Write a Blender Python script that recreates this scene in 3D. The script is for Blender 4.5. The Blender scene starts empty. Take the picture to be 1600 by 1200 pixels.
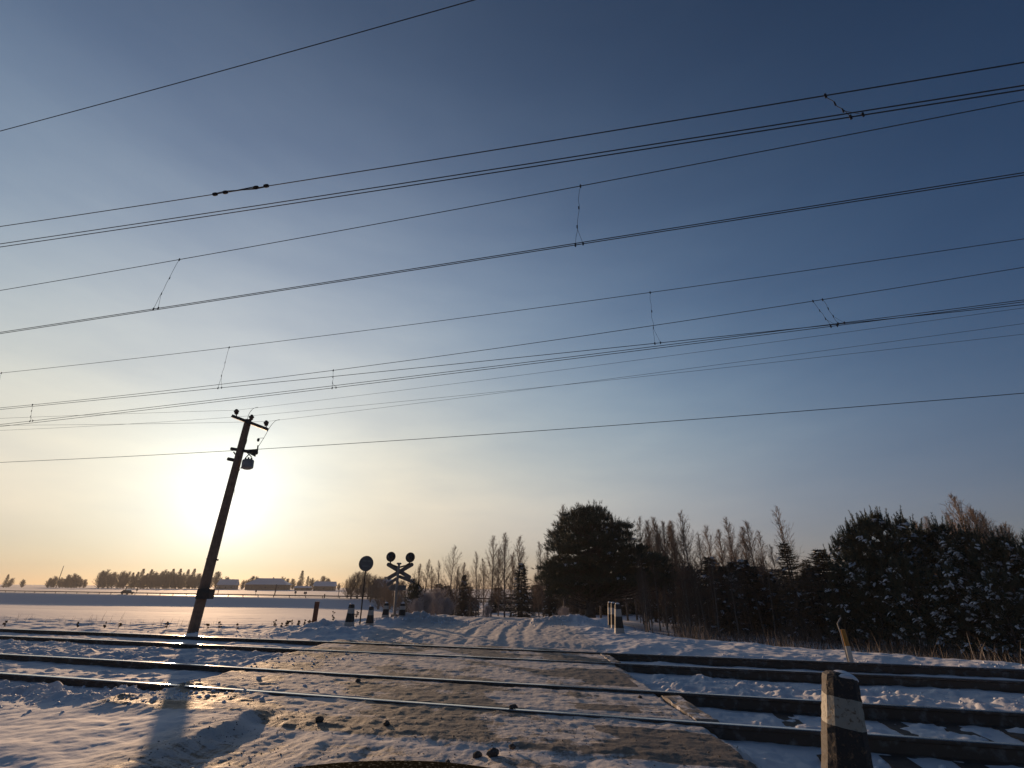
import bpy, math, random
import numpy as np
from mathutils import Vector, Matrix
R = math.radians
rnd = random.Random(7)
rs = np.random.RandomState(11)
sc = bpy.context.scene
COL = sc.collection

# ------------------------------------------------------------------ camera
FPX, TH, RO, AZ, CH = 741.61, R(23.395), R(0.556), R(14.803), 1.2604

def ray(px, py):
    x = (px - 800) / FPX; y = -(py - 600) / FPX
    c, s = math.cos(RO), math.sin(RO)
    x, y = c*x - s*y, s*x + c*y
    return np.array([x, math.cos(TH) - y*math.sin(TH), math.sin(TH) + y*math.cos(TH)])

d0 = ray(800, 600); dr = ray(800 + FPX, 600) - d0; du = ray(800, 600 - FPX) - d0
cam = bpy.data.cameras.new('camera'); co = bpy.data.objects.new('camera', cam); COL.objects.link(co)
m = Matrix.Identity(4)
for i in range(3):
    m[i][0], m[i][1], m[i][2] = dr[i], du[i], -d0[i]
m.translation = (0, 0, CH)
co.matrix_world = m
cam.sensor_width = 36; cam.lens = 36 * FPX / 1600
cam.clip_start = 0.05; cam.clip_end = 20000
sc.camera = co

# ------------------------------------------------------------------ sky, sun, exposure
SUN_AZ, SUN_EL = R(-30.5), R(6.9)      # clockwise from +Y, above the horizon
SD = (math.sin(SUN_AZ)*math.cos(SUN_EL), math.cos(SUN_AZ)*math.cos(SUN_EL), math.sin(SUN_EL))
SKY_STRENGTH = 0.05
W = bpy.data.worlds.new('World'); sc.world = W; W.use_nodes = True
nt = W.node_tree; nt.nodes.clear()

def N(tree, kind, **kw):
    n = tree.nodes.new(kind)
    for k, v in kw.items():
        if k.startswith('i_'):
            n.inputs[int(k[2:])].default_value = v
        else:
            setattr(n, k, v)
    return n

def M(tree, op, a, b=None, clamp=False):
    n = tree.nodes.new('ShaderNodeMath'); n.operation = op; n.use_clamp = clamp
    for i, v in enumerate((a, b)):
        if v is None: continue
        if isinstance(v, (int, float)): n.inputs[i].default_value = v
        else: tree.links.new(v, n.inputs[i])
    return n.outputs[0]

sky = N(nt, 'ShaderNodeTexSky'); sky.sky_type = 'NISHITA'; sky.sun_disc = False
sky.sun_elevation = SUN_EL; sky.sun_rotation = SUN_AZ
sky.air_density = 1.0; sky.dust_density = 0.2; sky.ozone_density = 4.0; sky.altitude = 0
tc = N(nt, 'ShaderNodeTexCoord')
nrm = N(nt, 'ShaderNodeVectorMath', operation='NORMALIZE'); nt.links.new(tc.outputs['Generated'], nrm.inputs[0])
dot = N(nt, 'ShaderNodeVectorMath', operation='DOT_PRODUCT'); nt.links.new(nrm.outputs[0], dot.inputs[0]); dot.inputs[1].default_value = SD
ang = M(nt, 'ARCCOSINE', M(nt, 'MINIMUM', dot.outputs['Value'], 0.99999))
sep = N(nt, 'ShaderNodeSeparateXYZ'); nt.links.new(nrm.outputs[0], sep.inputs[0])
elev = M(nt, 'MAXIMUM', sep.outputs['Z'], 0.0)

def vadd(a, b):
    n = N(nt, 'ShaderNodeVectorMath', operation='ADD'); nt.links.new(a, n.inputs[0]); nt.links.new(b, n.inputs[1]); return n.outputs[0]

# thin high cloud, drawn out along the horizon
mp = N(nt, 'ShaderNodeMapping'); nt.links.new(nrm.outputs[0], mp.inputs[0]); mp.inputs['Scale'].default_value = (1.0, 1.0, 4.0)
ns = N(nt, 'ShaderNodeTexNoise'); nt.links.new(mp.outputs[0], ns.inputs[0]); ns.inputs['Scale'].default_value = 2.6; ns.inputs['Detail'].default_value = 6; ns.inputs['Roughness'].default_value = 0.55
# scattered light of the hazy winter air, brighter towards the sun and the horizon: exp of a sum of smooth terms
a_ = M(nt, 'MINIMUM', ang, R(105)); z_ = M(nt, 'MINIMUM', elev, 0.95)
terms = [(M(nt, 'ADD', M(nt, 'MULTIPLY', a_, 0.0), 1.0), (0.1367, -0.0033, -0.1490)),
         (a_, (-1.3696, -0.4178, 0.2698)),
         (M(nt, 'MULTIPLY', a_, a_), (-0.7361, -0.8007, -0.6618)),
         (M(nt, 'EXPONENT', M(nt, 'MULTIPLY', a_, -1/0.12)), (0.2141, 0.9741, 2.1013)),
         (z_, (-0.9053, -0.7692, -0.2927)),
         (M(nt, 'MULTIPLY', z_, z_), (0.0700, -0.1750, -0.4461)),
         (M(nt, 'MULTIPLY', a_, z_), (-0.8478, -1.2121, -1.6502)),
         (M(nt, 'EXPONENT', M(nt, 'MULTIPLY', z_, -9.0)), (-2.8939, -2.5907, -0.9025)),
         (M(nt, 'EXPONENT', M(nt, 'MULTIPLY', a_, -1/0.35)), (-0.6636, -0.6785, -0.7294)),
         (M(nt, 'EXPONENT', M(nt, 'MULTIPLY', a_, -1/0.05)), (0.7876, 0.2662, -0.2963)),
         (M(nt, 'EXPONENT', M(nt, 'MULTIPLY', z_, -4.0)), (1.8771, 1.2715, -0.6572)),
         (M(nt, 'MULTIPLY', a_, M(nt, 'EXPONENT', M(nt, 'MULTIPLY', z_, -4.0))), (0.7914, -0.2531, -0.4475)),
         (M(nt, 'SUBTRACT', ns.outputs[0], 0.5), (0.6000, 0.5500, 0.4000))]
acc = None
for sc_, col in terms:
    n = N(nt, 'ShaderNodeVectorMath', operation='SCALE'); n.inputs[0].default_value = col; nt.links.new(sc_, n.inputs['Scale'])
    acc = n.outputs[0] if acc is None else vadd(acc, n.outputs[0])
sx = N(nt, 'ShaderNodeSeparateXYZ'); nt.links.new(acc, sx.inputs[0]); cb = N(nt, 'ShaderNodeCombineXYZ')
for i in range(3): nt.links.new(M(nt, 'EXPONENT', sx.outputs[i]), cb.inputs[i])
base = N(nt, 'ShaderNodeVectorMath', operation='SCALE'); nt.links.new(sky.outputs[0], base.inputs[0]); base.inputs['Scale'].default_value = SKY_STRENGTH
s = vadd(base.outputs[0], cb.outputs[0])
bg = N(nt, 'ShaderNodeBackground'); nt.links.new(s, bg.inputs[0]); bg.inputs[1].default_value = 1.0
wo = N(nt, 'ShaderNodeOutputWorld'); nt.links.new(bg.outputs[0], wo.inputs[0])

sl = bpy.data.lights.new('sun', 'SUN'); sl.energy = 4.6; sl.angle = R(0.5); sl.color = (1.0, 0.64, 0.37)
so = bpy.data.objects.new('sun', sl); COL.objects.link(so)
so.rotation_euler = Vector(SD).to_track_quat('Z', 'Y').to_euler()
sc.view_settings.view_transform = 'Standard'; sc.view_settings.look = 'None'
sc.view_settings.exposure = 0.0; sc.view_settings.gamma = 1.0
sc.render.engine = 'CYCLES'
sc.cycles.max_bounces = 5; sc.cycles.diffuse_bounces = 2; sc.cycles.glossy_bounces = 2; sc.cycles.volume_bounces = 0
sc.cycles.use_denoising = True

# ------------------------------------------------------------------ helpers
def mk(name, V, F, mat, parent=None, smooth=False, mats=None, midx=None, attrs=None):
    """one mesh object from a vertex array and a face array (or a list of polygons)"""
    V = np.asarray(V, dtype=np.float32).reshape(-1, 3)
    me = bpy.data.meshes.new(name)
    if isinstance(F, np.ndarray):
        n, k = F.shape
        me.vertices.add(len(V)); me.vertices.foreach_set('co', V.ravel())
        me.loops.add(n*k); me.loops.foreach_set('vertex_index', F.astype(np.int32).ravel())
        me.polygons.add(n); me.polygons.foreach_set('loop_start', np.arange(0, n*k, k, dtype=np.int32))
        me.polygons.foreach_set('loop_total', np.full(n, k, dtype=np.int32))
        if midx is not None: me.polygons.foreach_set('material_index', np.asarray(midx, dtype=np.int32))
    else:
        me.from_pydata(V.tolist(), [], [list(map(int, f)) for f in F])
        if midx is not None:
            me.polygons.foreach_set('material_index', np.asarray(midx, dtype=np.int32))
    for mm in (mats or [mat]): me.materials.append(mm)
    if attrs:
        for k_, a in attrs.items():
            at = me.attributes.new(k_, 'FLOAT', 'POINT'); at.data.foreach_set('value', np.asarray(a, dtype=np.float32))
    if smooth: me.polygons.foreach_set('use_smooth', np.ones(len(me.polygons), dtype=bool))
    me.update(calc_edges=True); me.validate()
    o = bpy.data.objects.new(name, me); COL.objects.link(o)
    if parent is not None: o.parent = parent
    return o

def tag(o, label=None, cat=None, group=None, kind=None):
    if label: o['label'] = label
    if cat: o['category'] = cat
    if group: o['group'] = group
    if kind: o['kind'] = kind
    return o

def empty(name, loc, label=None, cat=None, group=None, rz=0):
    o = bpy.data.objects.new(name, None); COL.objects.link(o)
    o.location = [float(c) for c in loc]; o.rotation_euler = (0, 0, rz); o.empty_display_size = 0.2
    return tag(o, label, cat, group)

def dup(root, loc=None, rz=None, scale=None, label=None, group=None):
    r = root.copy(); COL.objects.link(r)
    if loc is not None: r.location = [float(c) for c in loc]
    if rz is not None: r.rotation_euler = (r.rotation_euler[0], r.rotation_euler[1], rz)
    if scale is not None: r.scale = scale
    if label: r['label'] = label
    if group: r['group'] = group
    for ch in list(root.children):
        c = ch.copy(); COL.objects.link(c); c.parent = r
        for g in ch.children:
            d = g.copy(); COL.objects.link(d); d.parent = c
    return r

class MB:
    """collects polygons for one mesh"""
    def __init__(s): s.v = []; s.f = []; s.m = []
    def add(s, V, F, mi=0):
        b = len(s.v); s.v += [tuple(map(float, p)) for p in V]; s.f += [[b+i for i in f] for f in F]; s.m += [mi]*len(F)
    def box(s, c, size, rz=0, mi=0, taper=1.0, rot=None):
        hx, hy, hz = [k/2 for k in size]; V = []
        for z in (-hz, hz):
            t = taper if z > 0 else 1
            for x, y in ((-hx, -hy), (hx, -hy), (hx, hy), (-hx, hy)): V.append(Vector((x*t, y*t, z)))
        mt = rot if rot is not None else Matrix.Rotation(rz, 3, 'Z')
        V = [mt @ p + Vector([float(q) for q in c]) for p in V]
        s.add(V, [(3,2,1,0),(4,5,6,7),(0,1,5,4),(1,2,6,5),(2,3,7,6),(3,0,4,7)], mi)
    def tube(s, pts, rad, n=8, mi=0, cap=True):
        pts = [Vector([float(q) for q in p]) for p in pts]
        if not hasattr(rad, '__len__'): rad = [rad]*len(pts)
        V = []; F = []
        ref = Vector((0.31, 0.12, 0.94))
        for i, p in enumerate(pts):
            d = (pts[min(i+1, len(pts)-1)] - pts[max(i-1, 0)]).normalized()
            if abs(d.dot(ref)) > 0.98: ref = Vector((1, 0.1, 0))
            a = d.cross(ref).normalized(); b = d.cross(a)
            for k in range(n):
                t = 2*math.pi*k/n; V.append(p + (a*math.cos(t) + b*math.sin(t))*rad[i])
        for i in range(len(pts)-1):
            for k in range(n):
                F.append((i*n+k, i*n+(k+1)%n, (i+1)*n+(k+1)%n, (i+1)*n+k))
        if cap:
            F.append(tuple(range(n))[::-1]); F.append(tuple((len(pts)-1)*n+k for k in range(n)))
        s.add(V, F, mi)
    def lathe(s, c, axis, prof, n=20, mi=0):
        """prof: list of (distance along the axis, radius)"""
        c = Vector([float(q) for q in c]); ax = Vector(axis).normalized(); ref = Vector((0,0,1)) if abs(ax.z) < 0.9 else Vector((1,0,0))
        a = ax.cross(ref).normalized(); b = ax.cross(a); V = []; F = []
        for h, r in prof:
            for k in range(n):
                t = 2*math.pi*k/n; V.append(c + ax*h + (a*math.cos(t)+b*math.sin(t))*max(r, 1e-4))
        for i in range(len(prof)-1):
            for k in range(n): F.append((i*n+k, i*n+(k+1)%n, (i+1)*n+(k+1)%n, (i+1)*n+k))
        F.append(tuple(range(n))[::-1]); F.append(tuple((len(prof)-1)*n+k for k in range(n)))
        s.add(V, F, mi)
    def prism(s, outline, origin, ex, ey, ez, thick, mi=0):
        """outline in the (ex,ey) plane, given thickness along ez"""
        o = Vector([float(q) for q in origin]); ex = Vector(ex); ey = Vector(ey); ez = Vector(ez)
        n = len(outline)
        V = [o + ex*a + ey*b - ez*thick/2 for a, b in outline] + [o + ex*a + ey*b + ez*thick/2 for a, b in outline]
        F = [tuple(range(n))[::-1], tuple(range(n, 2*n))] + [(i, (i+1) % n, n+(i+1) % n, n+i) for i in range(n)]
        s.add(V, F, mi)
    def build(s, name, mat, parent=None, smooth=False, mats=None):
        return mk(name, s.v, s.f, mat, parent, smooth, mats, s.m if mats else None)

# ---- value noise
def hashn(ix, iy, seed):
    h = (ix.astype(np.int64)*374761393 + iy.astype(np.int64)*668265263 + seed*974711) & 0x7fffffff
    h = ((h ^ (h >> 13)) * 1274126177) & 0x7fffffff
    h = h ^ (h >> 16)
    return (h & 0xffff) / 65535.0
def vnoise(x, y, seed=0):
    x = np.asarray(x, float); y = np.asarray(y, float)
    ix = np.floor(x); iy = np.floor(y); fx = x-ix; fy = y-iy
    fx = fx*fx*(3-2*fx); fy = fy*fy*(3-2*fy)
    a = hashn(ix, iy, seed); b = hashn(ix+1, iy, seed); c = hashn(ix, iy+1, seed); d = hashn(ix+1, iy+1, seed)
    return (a*(1-fx)+b*fx)*(1-fy) + (c*(1-fx)+d*fx)*fy - 0.5
def fbm(x, y, seed=0, oct=4, gain=0.5):
    r = 0; a = 1; f = 1
    for o in range(oct):
        r = r + a*vnoise(x*f+17.3*o, y*f-9.1*o, seed+o); a *= gain; f *= 2.03
    return r
def sst(a, b, x):
    t = np.clip((x-a)/(b-a), 0, 1); return t*t*(3-2*t)
def bump(x, y, cx, cy, sx, sy):
    return np.exp(-((x-cx)/sx)**2 - ((y-cy)/sy)**2)

CA, SA = math.cos(AZ), math.sin(AZ)
def uv(x, y): return x*CA - y*SA, x*SA + y*CA        # along the rails, across them
def xy(u, v): return u*CA + v*SA, -u*SA + v*CA
RAILS = (6.29, 7.88, 10.50, 12.09)                     # across-track position of the four rails

# highway on its embankment, far left
HA = np.array([-208.58, 212.76]); HB = np.array([-44.79, 154.12]); HD = (HB-HA)/np.linalg.norm(HB-HA); HN = np.array([-HD[1], HD[0]])

def road_centre(y):      # snow road beyond the rails swings right
    return -1.3 + 0.0*y + 0.012*np.clip(y-20, 0, 40)**2

def ground(x, y, detail=True):
    """height of the ground, and how bare (asphalt showing) and how trodden it is"""
    x = np.asarray(x, float); y = np.asarray(y, float); u, v = uv(x, y)
    big = fbm(x*0.35, y*0.35, 3, 3)
    # field level on the left, scrub level on the right
    zf = -3.3 + 0.009*np.clip(x, -260, 0)
    left = -0.10 + (zf+0.10)*sst(14.6, 90, v)
    v0 = np.clip(17.4 - 0.56*(u-1.5), 13.7, 18.5); right = -0.12 - 1.05*sst(v0, v0+4.5, v) - 0.6*sst(25, 70, v)
    w = sst(-9.5, -4.5, x - 0.05*(y-15))
    low_ = left*(1-w) + right*w
    # road tongue beyond the rails
    c = road_centre(y)
    tl = sst(-8.2, -4.8, x-0.0*y)*(1-sst(3.0, 6.5, x - 0.3*np.clip(y-22, 0, 60)))
    tongue = -0.03 - 0.9*sst(26, 36, y) - 1.4*sst(34, 70, y)
    k = tl*sst(12.4, 14.0, v)
    z = low_*(1-k) + np.maximum(tongue, low_)*k
    # track bed: ballast between and beside the rails
    tb = 1 - sst(12.9, 14.6, v)
    bed = -0.098 - 0.065*sst(-3, 5, x)
    z = z*(1-tb) + bed*tb
    # near foreground outside the road
    nf = 1-sst(4.7, 5.8, v)
    z = z + nf*(0.045 + 0.03*big)
    # crossing deck
    dm = sst(-4.85, -4.62, x + 0.12*fbm(x*2, y*2, 5, 2))*(1-sst(1.98, 2.12, x + 0.10*fbm(x*2.3, y*2.3, 6, 2) + 0.06*fbm(x*11, y*11, 7, 2)))
    dv = sst(4.6, 5.2, v)*(1-sst(12.7, 13.5, v))
    z = z*(1-dm*dv) + (-0.022)*dm*dv
    # approach
    ap = (1-sst(4.6, 5.2, v))*sst(-3.6, -2.9, x - 0.1*(y-4))*(1-sst(2.2, 3.0, x))
    z = z*(1-ap) + (-0.035)*ap
    z = z + 0.085*(1-sst(-2.78, -2.46, x + 0.16*fbm(y*1.6, x, 8, 3)))*(1-sst(5.1, 5.8, v))*sst(-6, -4.5, x)
    z = z - 0.10*sst(2.2, 3.2, x)*(1-sst(5.6, 6.3, v))
    bare = dm*dv*(0.485 + 0.75*fbm(x*0.9 + 0.5*v, v*1.4, 21, 4) - 0.14*sst(0.3, 1.9, x) - 0.07 + 0.20*sum(np.exp(-((x-xc-0.12*vnoise(y*.6, y*0+xc, 63))/.30)**2) for xc in (-3.6, -2.1, -0.55, 0.95)))
    bare = np.maximum(bare, 0.42*ap + 0.25*ap*fbm(x*2, y*0.7, 22, 3))
    # swept bare asphalt at the right end of the deck
    for (x0, x1, v0, v1) in ((0.9, 1.87, 8.2, 9.75), (0.80, 1.98, 4.95, 5.95), (0.6, 1.5, 6.55, 6.95)):
        q = sst(x0, x0+0.35, x + 0.25*fbm(x*3, y*9, 23, 2))*(1-sst(x1, x1+0.03, x))*sst(v0, v0+0.12, v)*(1-sst(v1, v1+0.06, v+0.06*fbm(x*4, y*4, 9, 2)))
        bare = np.maximum(bare, 1.25*q)
    trod = np.maximum(dm*dv, ap)
    d = np.hypot(x, y)
    if detail:
        near = 1-sst(30, 60, d)
        # roughness: lumpy ballast snow beside the rails
        lump = np.clip(fbm(x*4.2, y*4.2, 31, 4, 0.55)+0.08, 0, 1)
        mid = sst(8.0, 8.3, v)*(1-sst(10.0, 10.35, v)); fr = sst(4.9, 5.3, v)*(1-sst(5.95, 6.15, v)); inn = sst(6.35, 6.6, v)*(1-sst(7.6, 7.8, v)); inn2 = sst(10.6, 10.8, v)*(1-sst(11.8, 12.0, v))
        off = 1-dm
        z = z + off*near*lump*(0.11*mid + 0.10*fr*(1-sst(-4, 0, x)) + 0.07*inn + 0.04*inn2 + 0.04*fr)
        z = z + off*near*0.05*np.clip(fbm(x*1.5, y*1.5, 33, 3), -.2, 1)*(mid + fr)
        # loose heap left of the road in the foreground
        z = z + 0.10*np.clip(fbm(x*3.1, y*3.1, 35, 4, 0.6)+0.02, 0, 1)*bump(x, y, -6.2, 7.3, 2.6, 0.9)
        # wind drifts in the open foreground (elongated along the wind)
        z = z + (1-trod)*nf*0.028*np.clip(fbm(u*0.9, v*2.6, 36, 3), -.1, 1)
        # deck relief: streaks of packed snow across the deck
        z = z + dm*dv*(0.010*fbm(u*2.2, v*9.0, 41, 4, 0.6) + 0.007*fbm(x*9, y*2.0, 42, 3))
        z = z + ap*(0.012*fbm(x*5.0, y*1.3, 43, 4, 0.55) + 0.006*fbm(x*14, y*9, 44, 3))
        # wheel ruts
        for cx_, wd, dp in ((-2.1, 0.16, 0.035), (-1.2, 0.13, 0.030), (-0.45, 0.2, 0.035), (0.55, 0.14, 0.03), (1.35, 0.18, 0.035), (-1.7, .08, -.02), (-.1, .09, -.02)):
            rc = cx_ + 0.10*fbm(y*0.5, y*0+cx_*7, 45, 2) + 0.07*(y-4)*(0.4)
            z = z - 0.6*ap*dp*(1+1.2*vnoise(y*0.9, y*0+cx_, 48))*np.exp(-((x-rc)/wd)**2)
        # snow road past the rails
        sr = sst(12.8, 13.6, v)*sst(-4.6, -3.8, x)*(1-sst(2.0, 2.8, x-0.012*np.clip(y-20, 0, 40)**2))*(1-sst(30, 45, y))
        cen = 0.010*np.clip(y-17, 0, 40)**2
        for j, (cx_, wd, dp) in enumerate(((-3.3, .15, .05), (-2.9, .10, .04), (-2.3, .16, .06), (-1.75, .10, .045), (-1.2, .13, .05), (-0.6, .10, .04), (-0.1, .16, .06), (0.45, .12, .04), (-2.6, .08, -.035), (-1.5, .08, -.035), (-.35, .08, -.035), (0.8, .10, -.06))):
            rc = cx_ + cen*(0.5+0.11*j) + 0.13*(y-15)*(0.05*(j-5)) + 0.12*fbm(y*0.35, y*0+j*3.7, 46, 2)
            z = z - 0.42*sr*dp*np.clip(1+2.4*vnoise(y*0.5, y*0+j*5.1, 49), 0, 2)*np.exp(-((x-rc)/wd)**2)
        z = z + sr*0.02*fbm(x*6, y*2.5, 47, 4, 0.6)
        trod = np.maximum(trod, sr)
        # ploughed banks at the road edges and round the guard posts
        rough = 1 + 0.9*fbm(x*2.8, y*2.8, 51, 4, 0.6)
        z = z + 0.30*rough*bump(x, y, -3.5, 21.8, 1.3, 0.8) + 0.25*rough*bump(x, y, 2.4, 22.5, 1.7, 0.8) + 0.10*rough*bump(x, y, 3.1, 18, 1.5, 1.3)
        z = z + 0.27*rough*bump(x, y, -6.4, 18.2, 1.25, 0.7) + 0.20*rough*bump(x, y, -4.9, 20.6, 0.8, 0.9) + 0.15*rough*bump(x, y, -5.3, 16.6, 2.0, 0.8)
        z = z + near*sst(13.0, 13.6, v)*(1-sst(16.5, 19, v))*(1-sr)*0.07*fbm(x*1.3, y*1.3, 52, 4, 0.6)
        z = z + 0.035*fbm(x*0.9, y*0.9, 53, 3)*near*(1-trod)
        z = z + 0.012*fbm(x*7, y*7, 54, 3)*near
        # tyre tracks of the lane that leaves to the left
        lx = -6.6 - 0.0065*np.clip(y-30, 0, 60)**2
        ln = sst(24, 28, y)*(1-sst(70, 90, y))
        for o_ in (-1.6, -0.9, 0.3, 1.0, 1.9):
            z = z - ln*0.10*np.exp(-((x-lx-o_)/0.22)**2)
        z = z + ln*0.12*np.exp(-((x-lx-3.2)/0.7)**2)
        z = z + sst(30, 60, v)*(0.25*fbm(x*0.03, y*0.03, 61, 3) + 0.05*fbm(x*0.2, y*0.6, 62, 3))*(1-sst(110, 130, v))
    # flangeways beside each rail inside the deck
    for i, rv in enumerate(RAILS):
        inner = 0.085 if i in (0, 2) else -0.085
        z = z - dm*dv*0.045*np.exp(-((v-rv-inner)/0.045)**2)
    # highway embankment and the rising land behind it
    sgn = (x-HA[0])*HN[0] + (y-HA[1])*HN[1]
    hz = -1.6 + 0.0*sgn
    beyond = -1.75 + 1.9*sst(30, 520, sgn) + 0.6*sst(500, 1500, sgn)
    e = sst(-17, -7, sgn)*(1-sst(-20, 30, x))
    z = z*(1-e) + np.where(sgn > 8, beyond, hz)*e
    z = z*(1-sst(-20, 30, x)*sst(90, 200, d)) + (-2.2)*(sst(-20, 30, x)*sst(90, 200, d))
    return z, bare, trod

def gz(x, y): return float(ground(np.array([x]), np.array([y]))[0][0])

def at_y(px, py, Y):
    d = ray(px, py); k = Y/d[1]; return Vector((d[0]*k, Y, CH + d[2]*k))
def at_v(px, py, v):
    d = ray(px, py); k = v/(d[0]*SA + d[1]*CA); return Vector((d[0]*k, d[1]*k, CH + d[2]*k))
def at_z(px, py, z=0.0):
    d = ray(px, py); k = (z-CH)/d[2]; return Vector((d[0]*k, d[1]*k, z))

# ------------------------------------------------------------------ materials
def mat(name, col, rough=0.8, metal=0.0, noise=None, bump_=None, spec=0.5, coords='Object'):
    """noise = (scale, colour2, lo, hi); bump_ = (scale, strength, distance)"""
    m_ = bpy.data.materials.new(name); m_.use_nodes = True; t = m_.node_tree
    b = t.nodes['Principled BSDF']; b.inputs['Roughness'].default_value = rough; b.inputs['Metallic'].default_value = metal
    b.inputs['Specular IOR Level'].default_value = spec
    b.inputs['Base Color'].default_value = (*col, 1)
    tcn = N(t, 'ShaderNodeTexCoord')
    if noise:
        n = N(t, 'ShaderNodeTexNoise'); t.links.new(tcn.outputs[coords], n.inputs[0]); n.inputs['Scale'].default_value = noise[0]; n.inputs['Detail'].default_value = 6; n.inputs['Roughness'].default_value = 0.6
        mr = N(t, 'ShaderNodeMapRange'); t.links.new(n.outputs[0], mr.inputs[0]); mr.inputs[1].default_value = noise[2]; mr.inputs[2].default_value = noise[3]
        mx = N(t, 'ShaderNodeMix', data_type='RGBA'); t.links.new(mr.outputs[0], mx.inputs[0]); mx.inputs[6].default_value = (*col, 1); mx.inputs[7].default_value = (*noise[1], 1)
        t.links.new(mx.outputs[2], b.inputs['Base Color'])
    if bump_:
        n2 = N(t, 'ShaderNodeTexNoise'); t.links.new(tcn.outputs[coords], n2.inputs[0]); n2.inputs['Scale'].default_value = bump_[0]; n2.inputs['Detail'].default_value = 5
        bp = N(t, 'ShaderNodeBump'); t.links.new(n2.outputs[0], bp.inputs['Height']); bp.inputs['Strength'].default_value = bump_[1]; bp.inputs['Distance'].default_value = bump_[2]
        t.links.new(bp.outputs[0], b.inputs['Normal'])
    return m_

def ground_mat(name):
    m_ = bpy.data.materials.new(name); m_.use_nodes = True; t = m_.node_tree; b = t.nodes['Principled BSDF']
    g = N(t, 'ShaderNodeNewGeometry')
    at = N(t, 'ShaderNodeAttribute', attribute_name='bare'); tr = N(t, 'ShaderNodeAttribute', attribute_name='trod')
    def noise(scale, vec=(1,1,1), rz=0.0, det=6, rough=0.6):
        p = N(t, 'ShaderNodeMapping'); t.links.new(g.outputs['Position'], p.inputs[0]); p.inputs['Scale'].default_value = vec; p.inputs['Rotation'].default_value = (0, 0, rz)
        n = N(t, 'ShaderNodeTexNoise'); t.links.new(p.outputs[0], n.inputs[0]); n.inputs['Scale'].default_value = scale; n.inputs['Detail'].default_value = det; n.inputs['Roughness'].default_value = rough
        return n.outputs[0]
    streak = noise(2.2, (1.0, 4.5, 1), AZ, det=9, rough=0.68)             # drift lines along the rails
    stre2 = noise(3.0, (3.2, 0.7, 1), R(-8), det=9, rough=0.68)              # wheel-packed lines along the road
    fine = noise(26, det=4, rough=0.75)
    grit = noise(90, det=2, rough=0.8)
    mixn = M(t, 'ADD', M(t, 'ADD', M(t, 'MULTIPLY', streak, 0.72), M(t, 'MULTIPLY', stre2, 0.55)), M(t, 'MULTIPLY', fine, 0.35)); mixn = M(t, 'SUBTRACT', mixn, 0.27)
    # bare where noise < bare amount
    x_ = M(t, 'SUBTRACT', M(t, 'ADD', at.outputs['Fac'], 0.06), mixn)
    x_ = M(t, 'MULTIPLY', x_, 8.0)
    bare = M(t, 'MULTIPLY', M(t, 'ADD', x_, 0.35), 1.0, clamp=True)
    bare = M(t, 'MULTIPLY', bare, M(t, 'ADD', M(t, 'MULTIPLY', grit, 0.5), 0.65, clamp=True), clamp=True)
    bare = M(t, 'MULTIPLY', bare, M(t, 'GREATER_THAN', at.outputs['Fac'], 0.02))
    mx0 = N(t, 'ShaderNodeMix', data_type='RGBA'); t.links.new(tr.outputs['Fac'], mx0.inputs[0]); mx0.inputs[6].default_value = (0.64, 0.635, 0.655, 1); mx0.inputs[7].default_value = (0.50, 0.475, 0.46, 1)
    asp = N(t, 'ShaderNodeMix', data_type='RGBA'); t.links.new(fine, asp.inputs[0]); asp.inputs[6].default_value = (0.045, 0.034, 0.024, 1); asp.inputs[7].default_value = (0.115, 0.084, 0.057, 1)
    mx = N(t, 'ShaderNodeMix', data_type='RGBA'); t.links.new(bare, mx.inputs[0]); t.links.new(mx0.outputs[2], mx.inputs[6]); t.links.new(asp.outputs[2], mx.inputs[7])
    # scattered dirt grains on trodden snow
    dn = noise(38, det=3, rough=0.7); dd = M(t, 'MULTIPLY', M(t, 'MULTIPLY', M(t, 'SUBTRACT', dn, 0.60), 9.0, clamp=True), M(t, 'ADD', M(t, 'MULTIPLY', tr.outputs['Fac'], 0.75), 0.08), clamp=True)
    mx2 = N(t, 'ShaderNodeMix', data_type='RGBA'); t.links.new(dd, mx2.inputs[0]); t.links.new(mx.outputs[2], mx2.inputs[6]); mx2.inputs[7].default_value = (0.10, 0.08, 0.06, 1)
    t.links.new(mx2.outputs[2], b.inputs['Base Color'])
    rg = M(t, 'ADD', M(t, 'MULTIPLY', bare, -0.22), 0.85); t.links.new(rg, b.inputs['Roughness'])
    b.inputs['Specular IOR Level'].default_value = 0.30
    # snow grain relief; a little stronger where trodden
    h1 = noise(14, det=6, rough=0.65); h2 = noise(70, det=3)
    hh = M(t, 'ADD', M(t, 'MULTIPLY', h1, 1.0), M(t, 'MULTIPLY', h2, 0.22))
    hh = M(t, 'ADD', hh, M(t, 'MULTIPLY', bare, -0.35))
    bp = N(t, 'ShaderNodeBump'); t.links.new(hh, bp.inputs['Height']); bp.inputs['Distance'].default_value = 0.02
    t.links.new(M(t, 'ADD', M(t, 'MULTIPLY', tr.outputs['Fac'], 0.30), 0.22), bp.inputs['Strength'])
    t.links.new(bp.outputs[0], b.inputs['Normal'])
    return m_

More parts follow.
